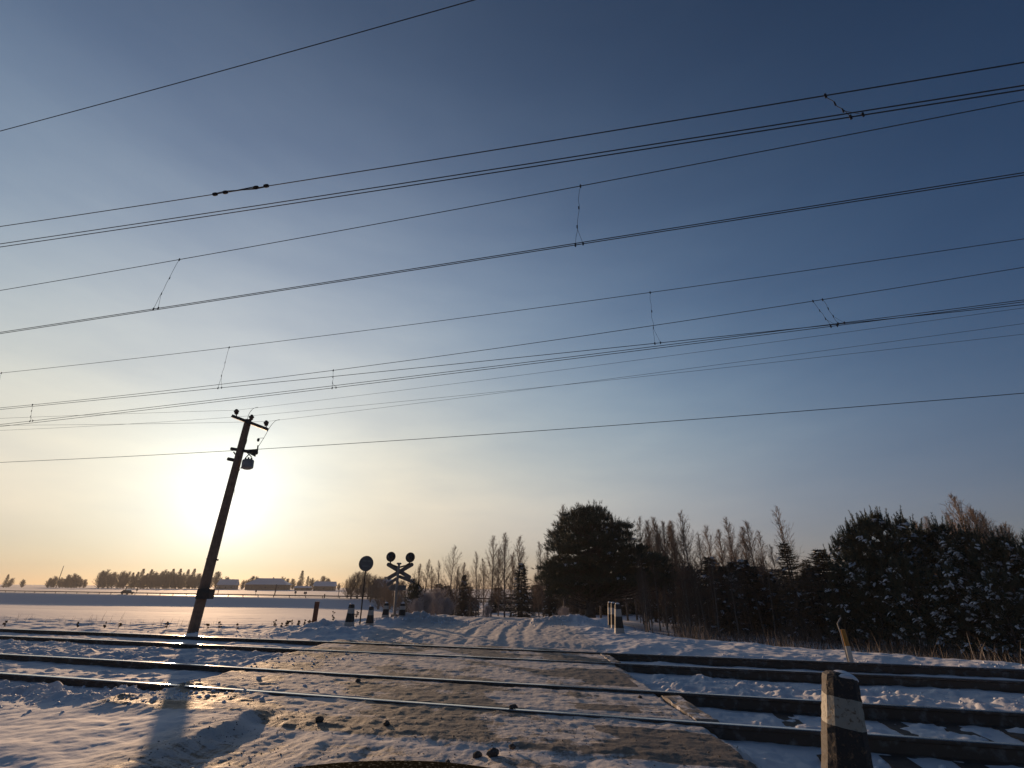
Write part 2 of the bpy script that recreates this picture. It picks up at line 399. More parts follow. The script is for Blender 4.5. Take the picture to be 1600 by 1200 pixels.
MG = ground_mat('snow_ground')
SNOW = mat('snow', (0.66, 0.68, 0.73), 0.6, bump_=(14, 0.5, 0.03))
RAILTOP = mat('rail_steel', (0.55, 0.52, 0.5), 0.22, 1.0, noise=(60, (0.35, 0.33, 0.32), 0.4, 0.7))
RUST = mat('rail_rust', (0.085, 0.055, 0.038), 0.7, 0.0, noise=(9, (0.22, 0.20, 0.19), 0.52, 0.75), bump_=(30, 0.3, 0.01))
WOOD = mat('weathered_wood', (0.085, 0.062, 0.048), 0.85, noise=(12, (0.04, 0.03, 0.024), 0.35, 0.7), bump_=(40, 0.4, 0.01))
POLEM = mat('pole_wood', (0.26, 0.17, 0.115), 0.8, noise=(6, (0.14, 0.09, 0.06), 0.35, 0.7), bump_=(30, 0.4, 0.01))
WIRE = mat('wire', (0.03, 0.03, 0.035), 0.5, 0.6)
THIN = mat('thin_wire', (0.05, 0.05, 0.055), 0.5, 0.5)
IRON = mat('dark_iron', (0.05, 0.048, 0.046), 0.6, 0.4, noise=(8, (0.10, 0.07, 0.05), 0.4, 0.7))
GALV = mat('galvanised_steel', (0.22, 0.23, 0.24), 0.55, 0.4, noise=(10, (0.13, 0.13, 0.14), 0.4, 0.7))
TANK = mat('transformer_paint', (0.24, 0.24, 0.23), 0.5, 0.1, noise=(7, (0.15, 0.13, 0.11), 0.45, 0.75))
CERAM = mat('brown_porcelain', (0.07, 0.04, 0.03), 0.3)
SIGNB = mat('sign_back', (0.13, 0.135, 0.14), 0.55, 0.2, noise=(6, (0.085, 0.085, 0.09), 0.4, 0.7))
BLACKP = mat('black_paint', (0.03, 0.03, 0.032), 0.5, noise=(14, (0.10, 0.095, 0.09), 0.62, 0.75))
CONC = mat('concrete', (0.27, 0.25, 0.23), 0.9, noise=(14, (0.14, 0.12, 0.10), 0.4, 0.7), bump_=(40, 0.5, 0.01))
BARK = mat('grey_bark', (0.10, 0.085, 0.075), 0.9, noise=(7, (0.045, 0.038, 0.033), 0.4, 0.65), bump_=(20, 0.5, 0.02))
BIRCHB = mat('birch_bark', (0.20, 0.17, 0.15), 0.85, noise=(9, (0.06, 0.05, 0.045), 0.45, 0.62))
TWIG = mat('twigs', (0.20, 0.145, 0.112), 0.85)
TWIGD = mat('dark_twigs', (0.095, 0.070, 0.055), 0.85)
SAPB = mat('alder_bark', (0.20, 0.175, 0.155), 0.9, noise=(7, (0.10, 0.09, 0.08), 0.4, 0.65))
FROST = mat('frosted_twigs', (0.44, 0.40, 0.40), 0.8)
NEEDLE = mat('pine_needles', (0.030, 0.046, 0.030), 0.7, noise=(1.3, (0.052, 0.070, 0.044), 0.4, 0.65))
NEEDLD = mat('spruce_needles', (0.038, 0.050, 0.048), 0.7, noise=(1.1, (0.062, 0.074, 0.066), 0.4, 0.65))
NEEDBR = mat('browning_needles', (0.095, 0.068, 0.040), 0.8, noise=(1.1, (0.032, 0.038, 0.022), 0.4, 0.65))
NEEDFAR = mat('far_conifer_needles', (0.040, 0.042, 0.036), 0.8)
GRASS = mat('dry_grass', (0.15, 0.12, 0.09), 0.9, noise=(2.0, (0.36, 0.34, 0.35), 0.5, 0.7))
WEED = mat('dry_weed', (0.10, 0.065, 0.045), 0.9)

# ------------------------------------------------------------------ ground: one sheet, denser towards the camera
def ground_sheet():
    rr = [0.35]
    while rr[-1] < 6000:
        r_ = rr[-1]
        st = 0.05 if r_ < 2.5 else (0.009 if r_ < 3 else (0.0035 if r_ < 15 else (0.0042 if r_ < 30 else (0.008 if r_ < 100 else (0.012 if r_ < 400 else 0.05)))))
        rr.append(r_*(1+st))
    rr = np.array(rr)
    aa = np.radians(np.concatenate([np.arange(-60, 60.001, 0.115), np.arange(63, 300, 3.0)]))
    A, Rr = np.meshgrid(aa, rr, indexing='ij')
    X = Rr*np.sin(A); Y = Rr*np.cos(A)
    Z, B, T = ground(X, Y)
    na, nr = A.shape
    V = np.stack([X, Y, Z], -1).reshape(-1, 3)
    ia = np.arange(na); ja = np.arange(nr-1)
    I, J = np.meshgrid(ia, ja, indexing='ij'); I2 = (I+1) % na
    F = np.stack([I*nr+J, I*nr+J+1, I2*nr+J+1, I2*nr+J], -1).reshape(-1, 4)
    c = V[F].mean(1); cx_, cy_ = c[:, 0], c[:, 1]; cu, cv = uv(cx_, cy_)
    beyond = (cv > 13.3) & (cy_ < 36) & (cx_ > -4.4+0.3*np.sin(cy_)) & (cx_ < 2.3 + 0.012*np.clip(cy_-20, 0, 40)**2)
    deck = (cv <= 13.3) & (cv > 5.0) & (cx_ > -4.8) & (cx_ < 2.1)
    app = (cv <= 5.0) & (cx_ > -3.2) & (cx_ < 2.6) & (cy_ > -8)
    rd = beyond | deck | app
    B = np.clip(B, -1, 2).ravel(); T = T.ravel()
    for name, sel in (('ground', ~rd), ('road', rd)):
        f = F[sel]; ids, inv = np.unique(f, return_inverse=True)
        o = mk(name, V[ids], inv.reshape(-1, 4), MG, smooth=True, attrs={'bare': B[ids], 'trod': T[ids]})
        tag(o, kind='structure')
    # centre hole closed
    ring = np.arange(na)*nr
    o = mk('ground_patch', V[ring], [list(range(na))], MG); tag(o, kind='structure'); o['label'] = 'snow beneath the car'
    return
ground_sheet()

# ------------------------------------------------------------------ highway, guard rail, passing car
def hw(s_, n_, z_): p = HA + HD*s_ + HN*n_; return (p[0], p[1], z_)
hmb = MB()
V = []; F = []
ss = np.arange(-320, 300, 10)
for s_ in ss: V += [hw(s_, -5.5, -1.585), hw(s_, 5.5, -1.585)]
for i in range(len(ss)-1): F.append((2*i, 2*i+2, 2*i+3, 2*i+1))
o = mk('highway', V, F, mat('wet_asphalt', (0.10, 0.09, 0.085), 0.6, noise=(0.4, (0.3, 0.29, 0.3), 0.45, 0.7))); tag(o, kind='structure')
gr = empty('guard_rail', hw(90, -6.2, -1.6), 'long low steel guard rail beside the far highway', 'guard rail')
b = MB(); ori = Vector(hw(90, -6.2, -1.6))
for zc, hh in ((0.62, 0.30),):
    p0 = Vector(hw(-300, -6.2, -1.6+zc)) - ori; p1 = Vector(hw(280, -6.2, -1.6+zc)) - ori
    dn_ = Vector((HN[0], HN[1], 0))
    V = []
    for p in (p0, p1):
        for a_, z_ in ((-.03, -hh/2), (-.03, hh/2), (.03, hh/2), (.03, -hh/2)): V.append(p + dn_*a_ + Vector((0, 0, z_)))
    b.add(V, [(0,1,5,4), (1,2,6,5), (2,3,7,6), (3,0,4,7), (3,2,1,0), (4,5,6,7)])
b.build('beam', IRON, gr)
post0 = None
for i in range(96):
    s_ = -290 + i*6.0
    loc = Vector(hw(s_, -6.12, -1.6)) - ori
    if post0 is None:
        pb = MB(); pb.box((0, 0, 0.22), (0.16, 0.12, 1.1), rz=math.atan2(HD[1], HD[0])); post0 = pb.build('post', IRON, gr); post0.location = loc
    else:
        c_ = post0.copy(); COL.objects.link(c_); c_.parent = gr; c_.location = loc

def build_car(loc, rz, label, paint, snowtop=False):
    t = empty('passing_car', loc, label, 'car', rz=rz)
    b = MB()
    side = [(-2.2, .35), (-2.25, .75), (-2.0, .95), (-1.2, 1.0), (2.0, .85), (2.25, .62), (2.2, .35), (1.8, .25), (-1.8, .25)]
    b.prism([(a_, z_) for a_, z_ in side], (0, 0, 0), (1,0,0), (0,0,1), (0,1,0), 1.75); b.build('body', paint, t)
    b = MB(); cab = [(-1.9, .96), (-1.35, 1.42), (-.2, 1.5), (.45, 1.42), (1.15, .92)]
    b.prism(cab, (0, 0, 0), (1,0,0), (0,0,1), (0,1,0), 1.5); b.build('cabin', mat('car_glass', (0.03, 0.035, 0.04), 0.15), t)
    for x_ in (-1.4, 1.4):
        for y_ in (-.8, .8):
            w_ = MB(); w_.lathe((x_, y_-.1, .32), (0,1,0), [(0,.2),(0,.32),(.2,.32),(.2,.2)], 16); w_.build('wheel', BLACKP, t)
    return t
pc = at_z(146, 929, -1.6)
s_car = (pc.x-HA[0])*HD[0] + (pc.y-HA[1])*HD[1]
build_car(hw(s_car, -1.5, -1.58), math.atan2(HD[1], HD[0]), 'dark car driving along the far highway embankment', mat('dark_car_paint', (0.04, 0.04, 0.045), 0.35, 0.3))

# roadside posts and little signs near the highway
def field_post(px, py_top, py_bot, w, label, name='delineator_post', slab=False, dn=22):
    d = ray(px, 925); # hit a line parallel to the highway, dn metres beyond it
    k = ((HA + HN*dn) @ HN) / (d[0]*HN[0] + d[1]*HN[1]); x_, y_ = d[0]*k, d[1]*k
    z0 = gz(x_, y_); zt = CH + k*ray(px, py_top)[2]; hgt = max(zt - z0, 0.8)
    t = empty(name, (x_, y_, z0), label, 'sign' if slab else 'post')
    b = MB(); b.box((0, 0, hgt/2-.1), (w if not slab else .12, .12, hgt+.2)); b.build('post', IRON, t)
    if slab:
        b = MB(); b.box((0, -.1, hgt-.3), (w, .05, .8)); b.build('sign_panel', SIGNB, t)
    return t
field_post(195.5, 917, 922, .35, 'small dark post standing in the far snowfield, left of its twin')
field_post(213.5, 920, 926, .7, 'stout dark box on a post in the far snowfield', 'junction_post', True)
field_post(341, 921, 932, .16, 'thin pole standing by the highway just right of the leaning pole', dn=10)
field_post(400, 922, 927, .6, 'small square sign in front of the big hipped farmhouse', 'field_sign', True)
field_post(430, 913, 925, .35, 'dark narrow post in front of the farmhouse end wall')
field_post(462, 924, 928, .8, 'small sign board left of the long sign board in the snow', 'field_sign', True)
field_post(477.5, 925, 928, 1.1, 'long low sign board in the snow below the gabled house', 'field_sign', True)
field_post(508, 928, 938, .3, 'short highway post below the gabled house', dn=-5)
field_post(529.5, 916, 934, .16, 'tall thin highway post left of the round grove', dn=3)

# far farm buildings
def ground_hit(px, D): 
    d = ray(px, 925); k = D/d[1]; return d[0]*k, D
def house(pxl, pxr, py_eave, py_ridge, D, label, hip=True, depth=9, chimney=True, wallc=(0.10, 0.085, 0.075)):
    xl, _ = ground_hit(pxl, D); xr, _ = ground_hit(pxr, D); w = xr-xl; xc = (xl+xr)/2; z0 = gz(xc, D)-0.3
    ze = CH + ray((pxl+pxr)/2, py_eave)[2]*D/ray((pxl+pxr)/2, py_eave)[1] - z0
    zr = CH + ray((pxl+pxr)/2, py_ridge)[2]*D/ray((pxl+pxr)/2, py_ridge)[1] - z0
    t = empty('farmhouse', (xc, D, z0), label, 'house', rz=0.12)
    b = MB(); b.box((0, 0, ze/2), (w*.92, depth, ze)); wl = b.build('wall', mat('house_wall', wallc, 0.9, noise=(0.8, tuple(c*.7 for c in wallc), .4, .7)), t)
    b = MB(); hx, hy = w/2, depth/2+.5; inset = w*.24 if hip else 0.0
    V = [(-hx,-hy,ze),(hx,-hy,ze),(hx,hy,ze),(-hx,hy,ze),(-hx+inset,0,zr),(hx-inset,0,zr)]
    b.add(V, [(0,1,5,4),(2,3,4,5),(1,2,5),(3,0,4),(3,2,1,0)]); rf = b.build('roof', SNOW, t)
    if chimney:
        b = MB(); b.box((w*.08, .6, zr+.1), (.8, .8, 1.4)); b.build('chimney', CONC, rf)
    for k in range(3):
        b = MB(); b.box((-w*.3+k*w*.3, -depth/2-.03, ze*.5), (1.0, .1, 1.2)); b.build('window', mat('dark_window', (0.02,0.022,0.025), 0.2), t)
    return t
house(385, 450, 913.5, 903.5, 440, 'big hipped farmhouse under snow on the horizon', True, 14)
house(490, 523, 916, 908.5, 420, 'gabled snow roofed house right of the big farmhouse', False, 9)
house(460, 485, 918.5, 915.5, 420, 'low snow covered shed beside the gabled house', False, 6, False)
house(340, 368, 914, 905, 470, 'pale gabled barn just right of the leaning pole', False, 9, False, (0.2, 0.18, 0.17))
house(583, 612, 919, 905, 170, 'dark house roof rising behind the bushes by the crossing sign', False, 6, True)

# ------------------------------------------------------------------ railway tracks
def rail_mesh(name, v, u0, u1, parent):
    prof = [(-.065, -.172), (.065, -.172), (.065, -.158), (.012, -.142), (.009, -.045), (.034, -.034), (.036, -.006), (.026, 0), (-.026, 0), (-.036, -.006), (-.034, -.034), (-.009, -.045), (-.012, -.142), (-.065, -.158)]
    us = list(np.linspace(u0, -30, 12)) + list(np.arange(-29, 21, 1.0)) + list(np.linspace(24, u1, 8))
    V = []; F = []; mi = []; n = len(prof)
    for u_ in us:
        for a_, z_ in prof:
            x_, y_ = xy(u_, v+a_); V.append((x_, y_, z_ + 0.003*math.sin(u_*.7+v)))
    for i in range(len(us)-1):
        for k in range(n):
            F.append((i*n+k, i*n+(k+1) % n, (i+1)*n+(k+1) % n, (i+1)*n+k)); mi.append(0 if k in (6, 7, 8) else 1)
    return mk(name, np.array(V), F, None, parent, mats=[RAILTOP, RUST], midx=mi)

sleeper0 = None
def track(v0, v1, label, us, sl_z):
    global sleeper0
    t = empty('railway_track', (0, 0, 0), label, 'railway track')
    rail_mesh('rail', v0, -500, 160, t); rail_mesh('rail', v1, -500, 160, t)
    for u_ in us:
        x_, y_ = xy(u_, (v0+v1)/2)
        loc = (x_, y_, sl_z + rnd.uniform(-.012, .008))
        if sleeper0 is None:
            b = MB(); b.box((0, 0, -.09), (0.24, 2.6, 0.2), taper=.94); sleeper0 = b.build('sleeper', WOOD, t); o = sleeper0
        else:
            o = sleeper0.copy(); COL.objects.link(o); o.parent = t
        o.location = loc; o.rotation_euler = (0, 0, -AZ + rnd.uniform(-.015, .015))
us_ = [u for u in np.arange(-24, 16, 0.58) if (u > 0.9 or u < -8)]
track(RAILS[0], RAILS[1], 'nearer railway track crossing the road in front of the car', us_, -.165)
track(RAILS[2], RAILS[3], 'farther railway track beyond the nearer one', us_, -.185)

# concrete end piece of the crossing between the near rails
def panel(name, x0, x1, v0, v1, z0, z1, label, m_):
    nl, nw = 26, 5; V = []; F = []
    for i_ in range(nl+1):
        for k_2 in range(nw+3):
            v_ = v0+(v1-v0)*i_/nl; f2 = min(max((k_2-1)/nw, 0), 1); x_ = x0+(x1-x0)*f2; z_ = z1 if 0 < k_2 < nw+2 else z0
            jx = 0.018*float(vnoise(v_*9, k_2*2.7, 81)); jz = 0.022*float(vnoise(v_*7, x_*13, 82)) if z_ == z1 else 0
            if i_ in (0, nl): jz -= .02
            x_ += jx; V.append((x_, (v_-x_*SA)/CA, z_+jz))
    W2 = nw+3
    for i_ in range(nl):
        for k_2 in range(W2-1): F.append((i_*W2+k_2, i_*W2+k_2+1, (i_+1)*W2+k_2+1, (i_+1)*W2+k_2))
    F.append(tuple(range(W2))[::-1]); F.append(tuple(nl*W2+k for k in range(W2)))
    o = mk(name, V, F, m_); tag(o, label, 'crossing panel'); return o
ICECONC = mat('icy_concrete', (0.17, 0.15, 0.13), .9, noise=(7, (0.55, 0.54, 0.55), .48, .60), bump_=(40, .6, .01))
panel('crossing_end_block', 2.02, 2.24, 6.42, 7.72, -.16, -.008, 'pale concrete end block of the crossing between the near rails', ICECONC)
panel('crossing_end_block', 1.98, 2.14, 10.64, 11.95, -.16, -.012, 'snow dusted concrete end block of the crossing between the far rails', ICECONC)

# ------------------------------------------------------------------ overhead wires
def fit(X, Y, v):
    P = [at_v(a_, b_, v) for a_, b_ in zip(X, Y)]
    u_ = np.array([uv(p.x, p.y)[0] for p in P]); z_ = np.array([p.z for p in P])
    return np.polyfit(u_, z_, 2 if len(X) > 2 else 1)
def wire_line(co_, v, r, ua=-75, ub=45, n=48):
    b = MB(); us2 = np.linspace(ua, ub, n); pts = []
    lo, hi = -26, 14
    for u_ in us2:
        uc = min(max(u_, lo), hi); z_ = np.polyval(co_, uc) + (u_-uc)*np.polyval(np.polyder(co_), uc)*0.8
        x_, y_ = xy(u_, v); pts.append((x_, y_, z_))
    b.tube(pts, r, 5); return b
X5 = [0, 370, 770, 1170, 1600]
def catenary(label, v, mess, contacts, droppers, sep_=0.10):
    t = empty('overhead_line', (0, 0, 0), label, 'overhead wire')
    cm = fit(X5, mess[0], mess[1]); wire_line(cm, mess[1], 0.0085).build('messenger_wire', WIRE, t)
    cc = []
    for rows, vv in contacts:
        c_ = fit(X5, rows, vv); cc.append((c_, vv)); wire_line(c_, vv, 0.0085).build('contact_wire', WIRE, t)
    for (x1, y1, x2, y2, k) in droppers:
        p = at_v(x1, y1, mess[1]); u1 = uv(p.x, p.y)[0]; p.z = float(np.polyval(cm, u1))
        c_, vv = cc[k]; q = at_v(x2, y2, vv); u2 = uv(q.x, q.y)[0]; q.z = float(np.polyval(c_, u2))
        b = MB(); n = 9; pts = []
        for i in range(n):
            f_ = i/(n-1); w_ = p.lerp(q, f_); pts.append(w_ + Vector((rnd.uniform(-.02, .02), 0, 0))*(0 < i < n-1))
        b.tube(pts, 0.0045, 4)
        for f_ in (0.0, 0.38, 0.7, 1.0):
            w_ = p.lerp(q, f_); b.tube([w_+Vector((0,0,-.035)), w_+Vector((0,0,.03))], 0.016 if f_ in (0., 1.) else .010, 5)
        q2 = q + Vector((xy(.14, 0)[0], xy(.14, 0)[1], 0)); b.tube([p.lerp(q, .72), q2], .0035, 4); b.tube([q2+Vector((0,0,-.03)), q2+Vector((0,0,.03))], .015, 5)
        b.build('dropper', WIRE, t)
    return t
tA = catenary('nearest and highest overhead line, with a dark insulated splice on its upper wire', 5.2, ([354, 298, 234.5, 170, 97], 5.2),
         [([381, 326.5, 264, 202, 133.5], 5.2), ([386, 331, 270.5, 207, 140.5], 5.2)], [(1290, 150, 1328, 180, 1)])
b = MB()
pA = [at_v(a_, b_, 5.2) for a_, b_ in ((336, 303.5), (352, 300.5), (400, 293), (416, 290.5))]
dd_ = (pA[3]-pA[0]).normalized()
for p in pA: b.lathe(p - dd_*.055, dd_, [(0, .014), (.015, .03), (.05, .034), (.095, .03), (.11, .014)], 8)
b.tube([pA[0]+Vector((0,0,.02)), pA[1]+Vector((0,0,.03)), pA[2]+Vector((0,0,-.035)), pA[3]+Vector((0,0,-.02))], .009, 5)
b.tube([pA[1]+Vector((0,0,-.01)), pA[2]+Vector((0,0,.03))], .009, 5)
b.build('splice_insulator', mat('dull_black', (0.02,0.02,0.022), .9, spec=.1), tA)
catenary('overhead line above the nearer track, its contact wires running as a close pair', 7.08, ([454, 389, 317, 240.5, 157], 7.08),
         [([519.3, 462.5, 400.4, 337.8, 269.5], 7.08), ([521.3, 464.8, 402.6, 340.6, 273.5], 7.08)], [(907, 291, 899, 380, 1), (280, 406, 240, 482, 0)])
catenary('overhead line above the farther track, crossed by a second line at right', 11.3, ([583, 541.5, 490, 436, 373], 11.3),
         [([640, 603, 563, 521.5, 475.5], 11.3)], [(358, 543, 341, 605, 0), (1016, 458, 1023, 535, 0), (2, 583, -4, 625, 0)])
catenary('lowest overhead line, a thin pair sagging beyond the farther track', 11.8, ([637.5, 597, 544, 489, 416], 11.8),
         [([663.5, 619.5, 574.5, 521.5, 469], 11.8), ([666.5, 623.5, 577, 525, 472], 11.8)], [(521, 577, 519, 606, 1), (1271, 473, 1297, 506, 1), (1286, 471, 1309, 504, 0), (50, 634, 46, 660, 0)])
b = wire_line(fit([0, 250, 500, 740], [205, 137, 68.5, 0], 4.6), 4.6, .0085, -60, 30)
tag(b.build('single_wire', WIRE), 'single bare wire high in the upper left sky', 'wire')
b = wire_line(fit(X5, [722.6, 703, 679, 649, 614], 14.3), 14.3, .010, -90, 60)
tag(b.build('single_wire', WIRE), 'lowest single wire passing behind the leaning pole', 'wire')

# ------------------------------------------------------------------ utility pole with transformer
base = at_z(300, 985, -0.05); PY = base.y
def P(px, py, dy=0.0): return at_y(px, py, PY+dy)
top = P(388, 656)
pole = empty('utility_pole', (base.x, base.y, base.z), 'tall brown utility pole carrying a small transformer, in front of the low sun', 'utility pole')
def loc_(p): return Vector(p) - Vector(base)
def bld(b, name, m_, parent=pole):
    o = b.build(name, m_, parent); return o
b = MB(); bp_ = loc_(P(299, 995)); tp_ = loc_(top)
b.tube([bp_ + Vector((0, 0, -.3)), bp_.lerp(tp_, .33), bp_.lerp(tp_, .66), tp_], [.165, .155, .14, .12], 12); bld(b, 'shaft', POLEM)
b = MB(); c0 = P(363, 650, -.12); c1 = P(418, 671, -.12); mid_ = loc_((c0+c1)/2); dirn = (c1-c0).normalized()
rotm = Matrix.Rotation(0, 3, 'Z'); 
ax = dirn; ay = Vector((0, 1, 0)); az_ = ax.cross(ay).normalized(); rotm = Matrix((ax, ay, az_)).transposed()
b.box(mid_, ((c1-c0).length, .10, .11), rot=rotm); bld(b, 'crossarm', IRON)
ins_px = [((369.5, 651), (369.5, 640)), ((391.5, 660), (393.5, 649)), ((416, 669), (416, 657.5))]
ins_top = []
for (a_, c_) in ins_px:
    p0 = P(*a_, -.12); p1 = P(*c_, -.12); L_ = .30; k_ = MB(); q = loc_(p0); up = (p1-p0).normalized()
    k_.lathe(q, up, [(0, .018), (.10, .018), (.10, .05), (.13, .075), (.16, .05), (.17, .075), (.21, .095), (.24, .09), (.26, .04), (.29, .055), (.31, .03)], 12)
    bld(k_, 'insulator', CERAM); ins_top.append(p0 + up*.27)
# transformer bracketry and tank
b = MB()
for (a_, c_, w_) in (((361, 701), (402, 708), .12), ((356, 717), (374, 720.5), .13), ((365, 706), (372, 716), .05), ((383, 716), (397, 702), .04), ((383, 704), (393, 714), .04)):
    p0 = loc_(P(*a_)); p1 = loc_(P(*c_)); b.tube([p0, p1], w_/2, 6)
plate = [(389, 703), (403, 701), (399, 714), (391, 710)]
V = [loc_(P(a_, c_, dy)) for dy in (-.04, .04) for a_, c_ in plate]
b.add(V, [(3,2,1,0),(4,5,6,7),(0,1,5,4),(1,2,6,5),(2,3,7,6),(3,0,4,7)])
for a_, c_ in (((402, 708), (403, 696)), ((376, 732), (386, 721))): b.tube([loc_(P(*a_)), loc_(P(*c_))], .025, 5)
bld(b, 'bracket', IRON)
b = MB(); tb0 = P(386, 733, -.05); tb1 = P(388, 718.5, -.05); upv = (tb1-tb0).normalized(); L_ = (tb1-tb0).length
b.lathe(loc_(tb0), upv, [(0, .12), (.03, .18), (.06, .20), (L_-.04, .20), (L_, .17)], 16); tk = bld(b, 'transformer_tank', TANK)
for a_, c_ in (((383, 720), (384, 715)), ((388, 719), (388.5, 714)), ((392.5, 719.5), (393, 716))):
    b = MB(); p0 = loc_(P(*a_, -.05)); p1 = loc_(P(*c_, -.05)); b.lathe(p0, p1-p0, [(0, .03), (.03, .045), (.06, .025), (.09, .04), (.11, .02)], 8); bld(b, 'bushing', CERAM, tk)
b = MB(); b.box(loc_(P(321, 928, -.10)), (.42, .30, .30)); bld(b, 'switch_box', IRON)
b = MB(); b.tube([loc_(P(323, 873)), loc_(P(341, 875))], .03, 6); bld(b, 'step_bolt', IRON)
def cable(pts, r, name='jumper_cable', n=14):
    P_ = [Vector(q) for q in pts]; out = []
    for i in range(len(P_)-1):
        p0 = P_[max(i-1, 0)]; p1 = P_[i]; p2 = P_[i+1]; p3 = P_[min(i+2, len(P_)-1)]
        for k in range(n):
            t_ = k/n; out.append(0.5*((2*p1)+(p2-p0)*t_+(2*p0-5*p1+4*p2-p3)*t_**2+(3*p1-p0-3*p2+p3)*t_**3))
    out.append(P_[-1]); b = MB(); b.tube(out, r, 4); return bld(b, name, THIN)
cable([loc_(P(*q)) for q in ((437, 655.5), (430, 658), (422, 667), (413, 683), (404, 697))], .009)
cable([loc_(P(*q)) for q in ((403, 636), (395, 639), (389, 647), (386.5, 656))], .009)
cable([loc_(P(*q)) for q in ((403, 685), (408, 684.5), (412, 684.5))], .009)
cable([loc_(P(*q)) for q in ((386, 682), (385.5, 690), (382, 699))], .007)
cable([loc_(P(*q)) for q in ((375, 733), (371, 742), (367, 756), (366, 775))], .007)
b = MB(); b.lathe(loc_(P(403, 690)), (0, 0, 1), [(0, .02), (.03, .045), (.1, .05), (.13, .02)], 8); bld(b, 'surge_arrester', CERAM)

def span(name, a_, pxs, end_uvz, label, r=.0055):
    """wire from an insulator: passes through image rows that lie in the vertical plane to the far end"""
    q = Vector(end_uvz); pts = [a_]
    nx, ny = -(q.y-a_.y), (q.x-a_.x)
    L0 = []
    for (px, py) in pxs:
        d = ray(px, py); k = (a_.x*nx + a_.y*ny)/(d[0]*nx + d[1]*ny); p = Vector((d[0]*k, d[1]*k, CH+d[2]*k)); L0.append(p)
    hd = Vector((q.x-a_.x, q.y-a_.y, 0)); hl = hd.length; hd.normalize()
    ts = [0] + [(p-a_).dot(hd) for p in L0] + [hl]; zs = [a_.z] + [p.z for p in L0] + [q.z]
    c_ = np.polyfit(ts, zs, 2, w=[6] + [1]*len(L0) + [3]); sl_ = 2*c_[0]*hl + c_[1]
    out = []
    for t_ in np.linspace(0, hl+22, 30):
        z_ = np.polyval(c_, t_) if t_ <= hl else np.polyval(c_, hl) + sl_*(t_-hl)
        if t_ == 0: z_ = a_.z
        out.append(a_ + Vector((0, 0, float(z_)-a_.z)) + hd*float(t_))
    b = MB(); b.tube(out, r, 4); o = b.build(name, THIN); tag(o, label, 'wire'); return o
span('service_wire', ins_top[0], [(550, 618.8), (770, 592), (1170, 540)], at_z(1600, 481, 7.2), 'thin wire leaving rightwards from the left insulator of the pole top')
span('service_wire', ins_top[1], [(550, 634.7), (800, 610), (1200, 567)], at_z(1600, 522, 7.0), 'thin wire leaving rightwards from the middle insulator of the pole top')
span('service_wire', ins_top[2], [(550, 642.8), (800, 611.5), (1200, 559.5)], at_z(1600, 505.5, 7.0), 'thin wire leaving rightwards from the right insulator of the pole top')
span('service_wire', ins_top[0], [(210, 646)], at_z(0, 653.7, 7.2), 'thin wire leaving leftwards from the left insulator of the pole top')
span('service_wire', ins_top[1], [(210, 662)], at_z(0, 672.5, 7.0), 'thin wire leaving leftwards from the middle insulator of the pole top')
span('service_wire', ins_top[2], [(210, 662.5)], at_z(0, 664.5, 7.0), 'thin wire leaving leftwards from the right insulator of the pole top')

# ------------------------------------------------------------------ guard posts (black and white concrete)
def striped(name, bands, cols, chip=0.6, chipcol=(0.15, 0.11, 0.08)):
    """bands: heights where the colour changes"""
    m_ = bpy.data.materials.new(name); m_.use_nodes = True; t = m_.node_tree; b = t.nodes['Principled BSDF']; b.inputs['Roughness'].default_value = 0.75
    tcn = N(t, 'ShaderNodeTexCoord'); sp = N(t, 'ShaderNodeSeparateXYZ'); t.links.new(tcn.outputs['Generated'], sp.inputs[0])
    wob = N(t, 'ShaderNodeTexNoise'); t.links.new(tcn.outputs['Object'], wob.inputs[0]); wob.inputs['Scale'].default_value = 9
    z_ = M(t, 'ADD', sp.outputs['Z'], M(t, 'MULTIPLY', M(t, 'SUBTRACT', wob.outputs[0], 0.5), 0.03))
    cur = None
    for i, c_ in enumerate(cols):
        if cur is None:
            rgb = N(t, 'ShaderNodeRGB'); rgb.outputs[0].default_value = (*c_, 1); cur = rgb.outputs[0]
        else:
            mx = N(t, 'ShaderNodeMix', data_type='RGBA'); t.links.new(M(t, 'GREATER_THAN', z_, bands[i-1]), mx.inputs[0]); t.links.new(cur, mx.inputs[6]); mx.inputs[7].default_value = (*c_, 1); cur = mx.outputs[2]
    n = N(t, 'ShaderNodeTexNoise'); t.links.new(tcn.outputs['Object'], n.inputs[0]); n.inputs['Scale'].default_value = 26; n.inputs['Detail'].default_value = 8; n.inputs['Roughness'].default_value = 0.75
    f_ = M(t, 'MULTIPLY', M(t, 'SUBTRACT', n.outputs[0], chip), 14.0, clamp=True)
    mx = N(t, 'ShaderNodeMix', data_type='RGBA'); t.links.new(f_, mx.inputs[0]); t.links.new(cur, mx.inputs[6]); mx.inputs[7].default_value = (*chipcol, 1)
    t.links.new(mx.outputs[2], b.inputs['Base Color'])
    n3 = N(t, 'ShaderNodeTexNoise'); t.links.new(tcn.outputs['Object'], n3.inputs[0]); n3.inputs['Scale'].default_value = 35; n3.inputs['Detail'].default_value = 6
    hgt = M(t, 'SUBTRACT', n3.outputs[0], M(t, 'MULTIPLY', f_, 0.6))
    bp = N(t, 'ShaderNodeBump'); t.links.new(hgt, bp.inputs['Height']); bp.inputs['Strength'].default_value = 0.7; bp.inputs['Distance'].default_value = 0.008; t.links.new(bp.outputs[0], b.inputs['Normal'])
    return m_
BW = striped('striped_concrete', [0.20, 0.58, 0.82], [(0.38, 0.36, 0.34), (0.030, 0.028, 0.028), (0.36, 0.35, 0.33), (0.030, 0.028, 0.028)])
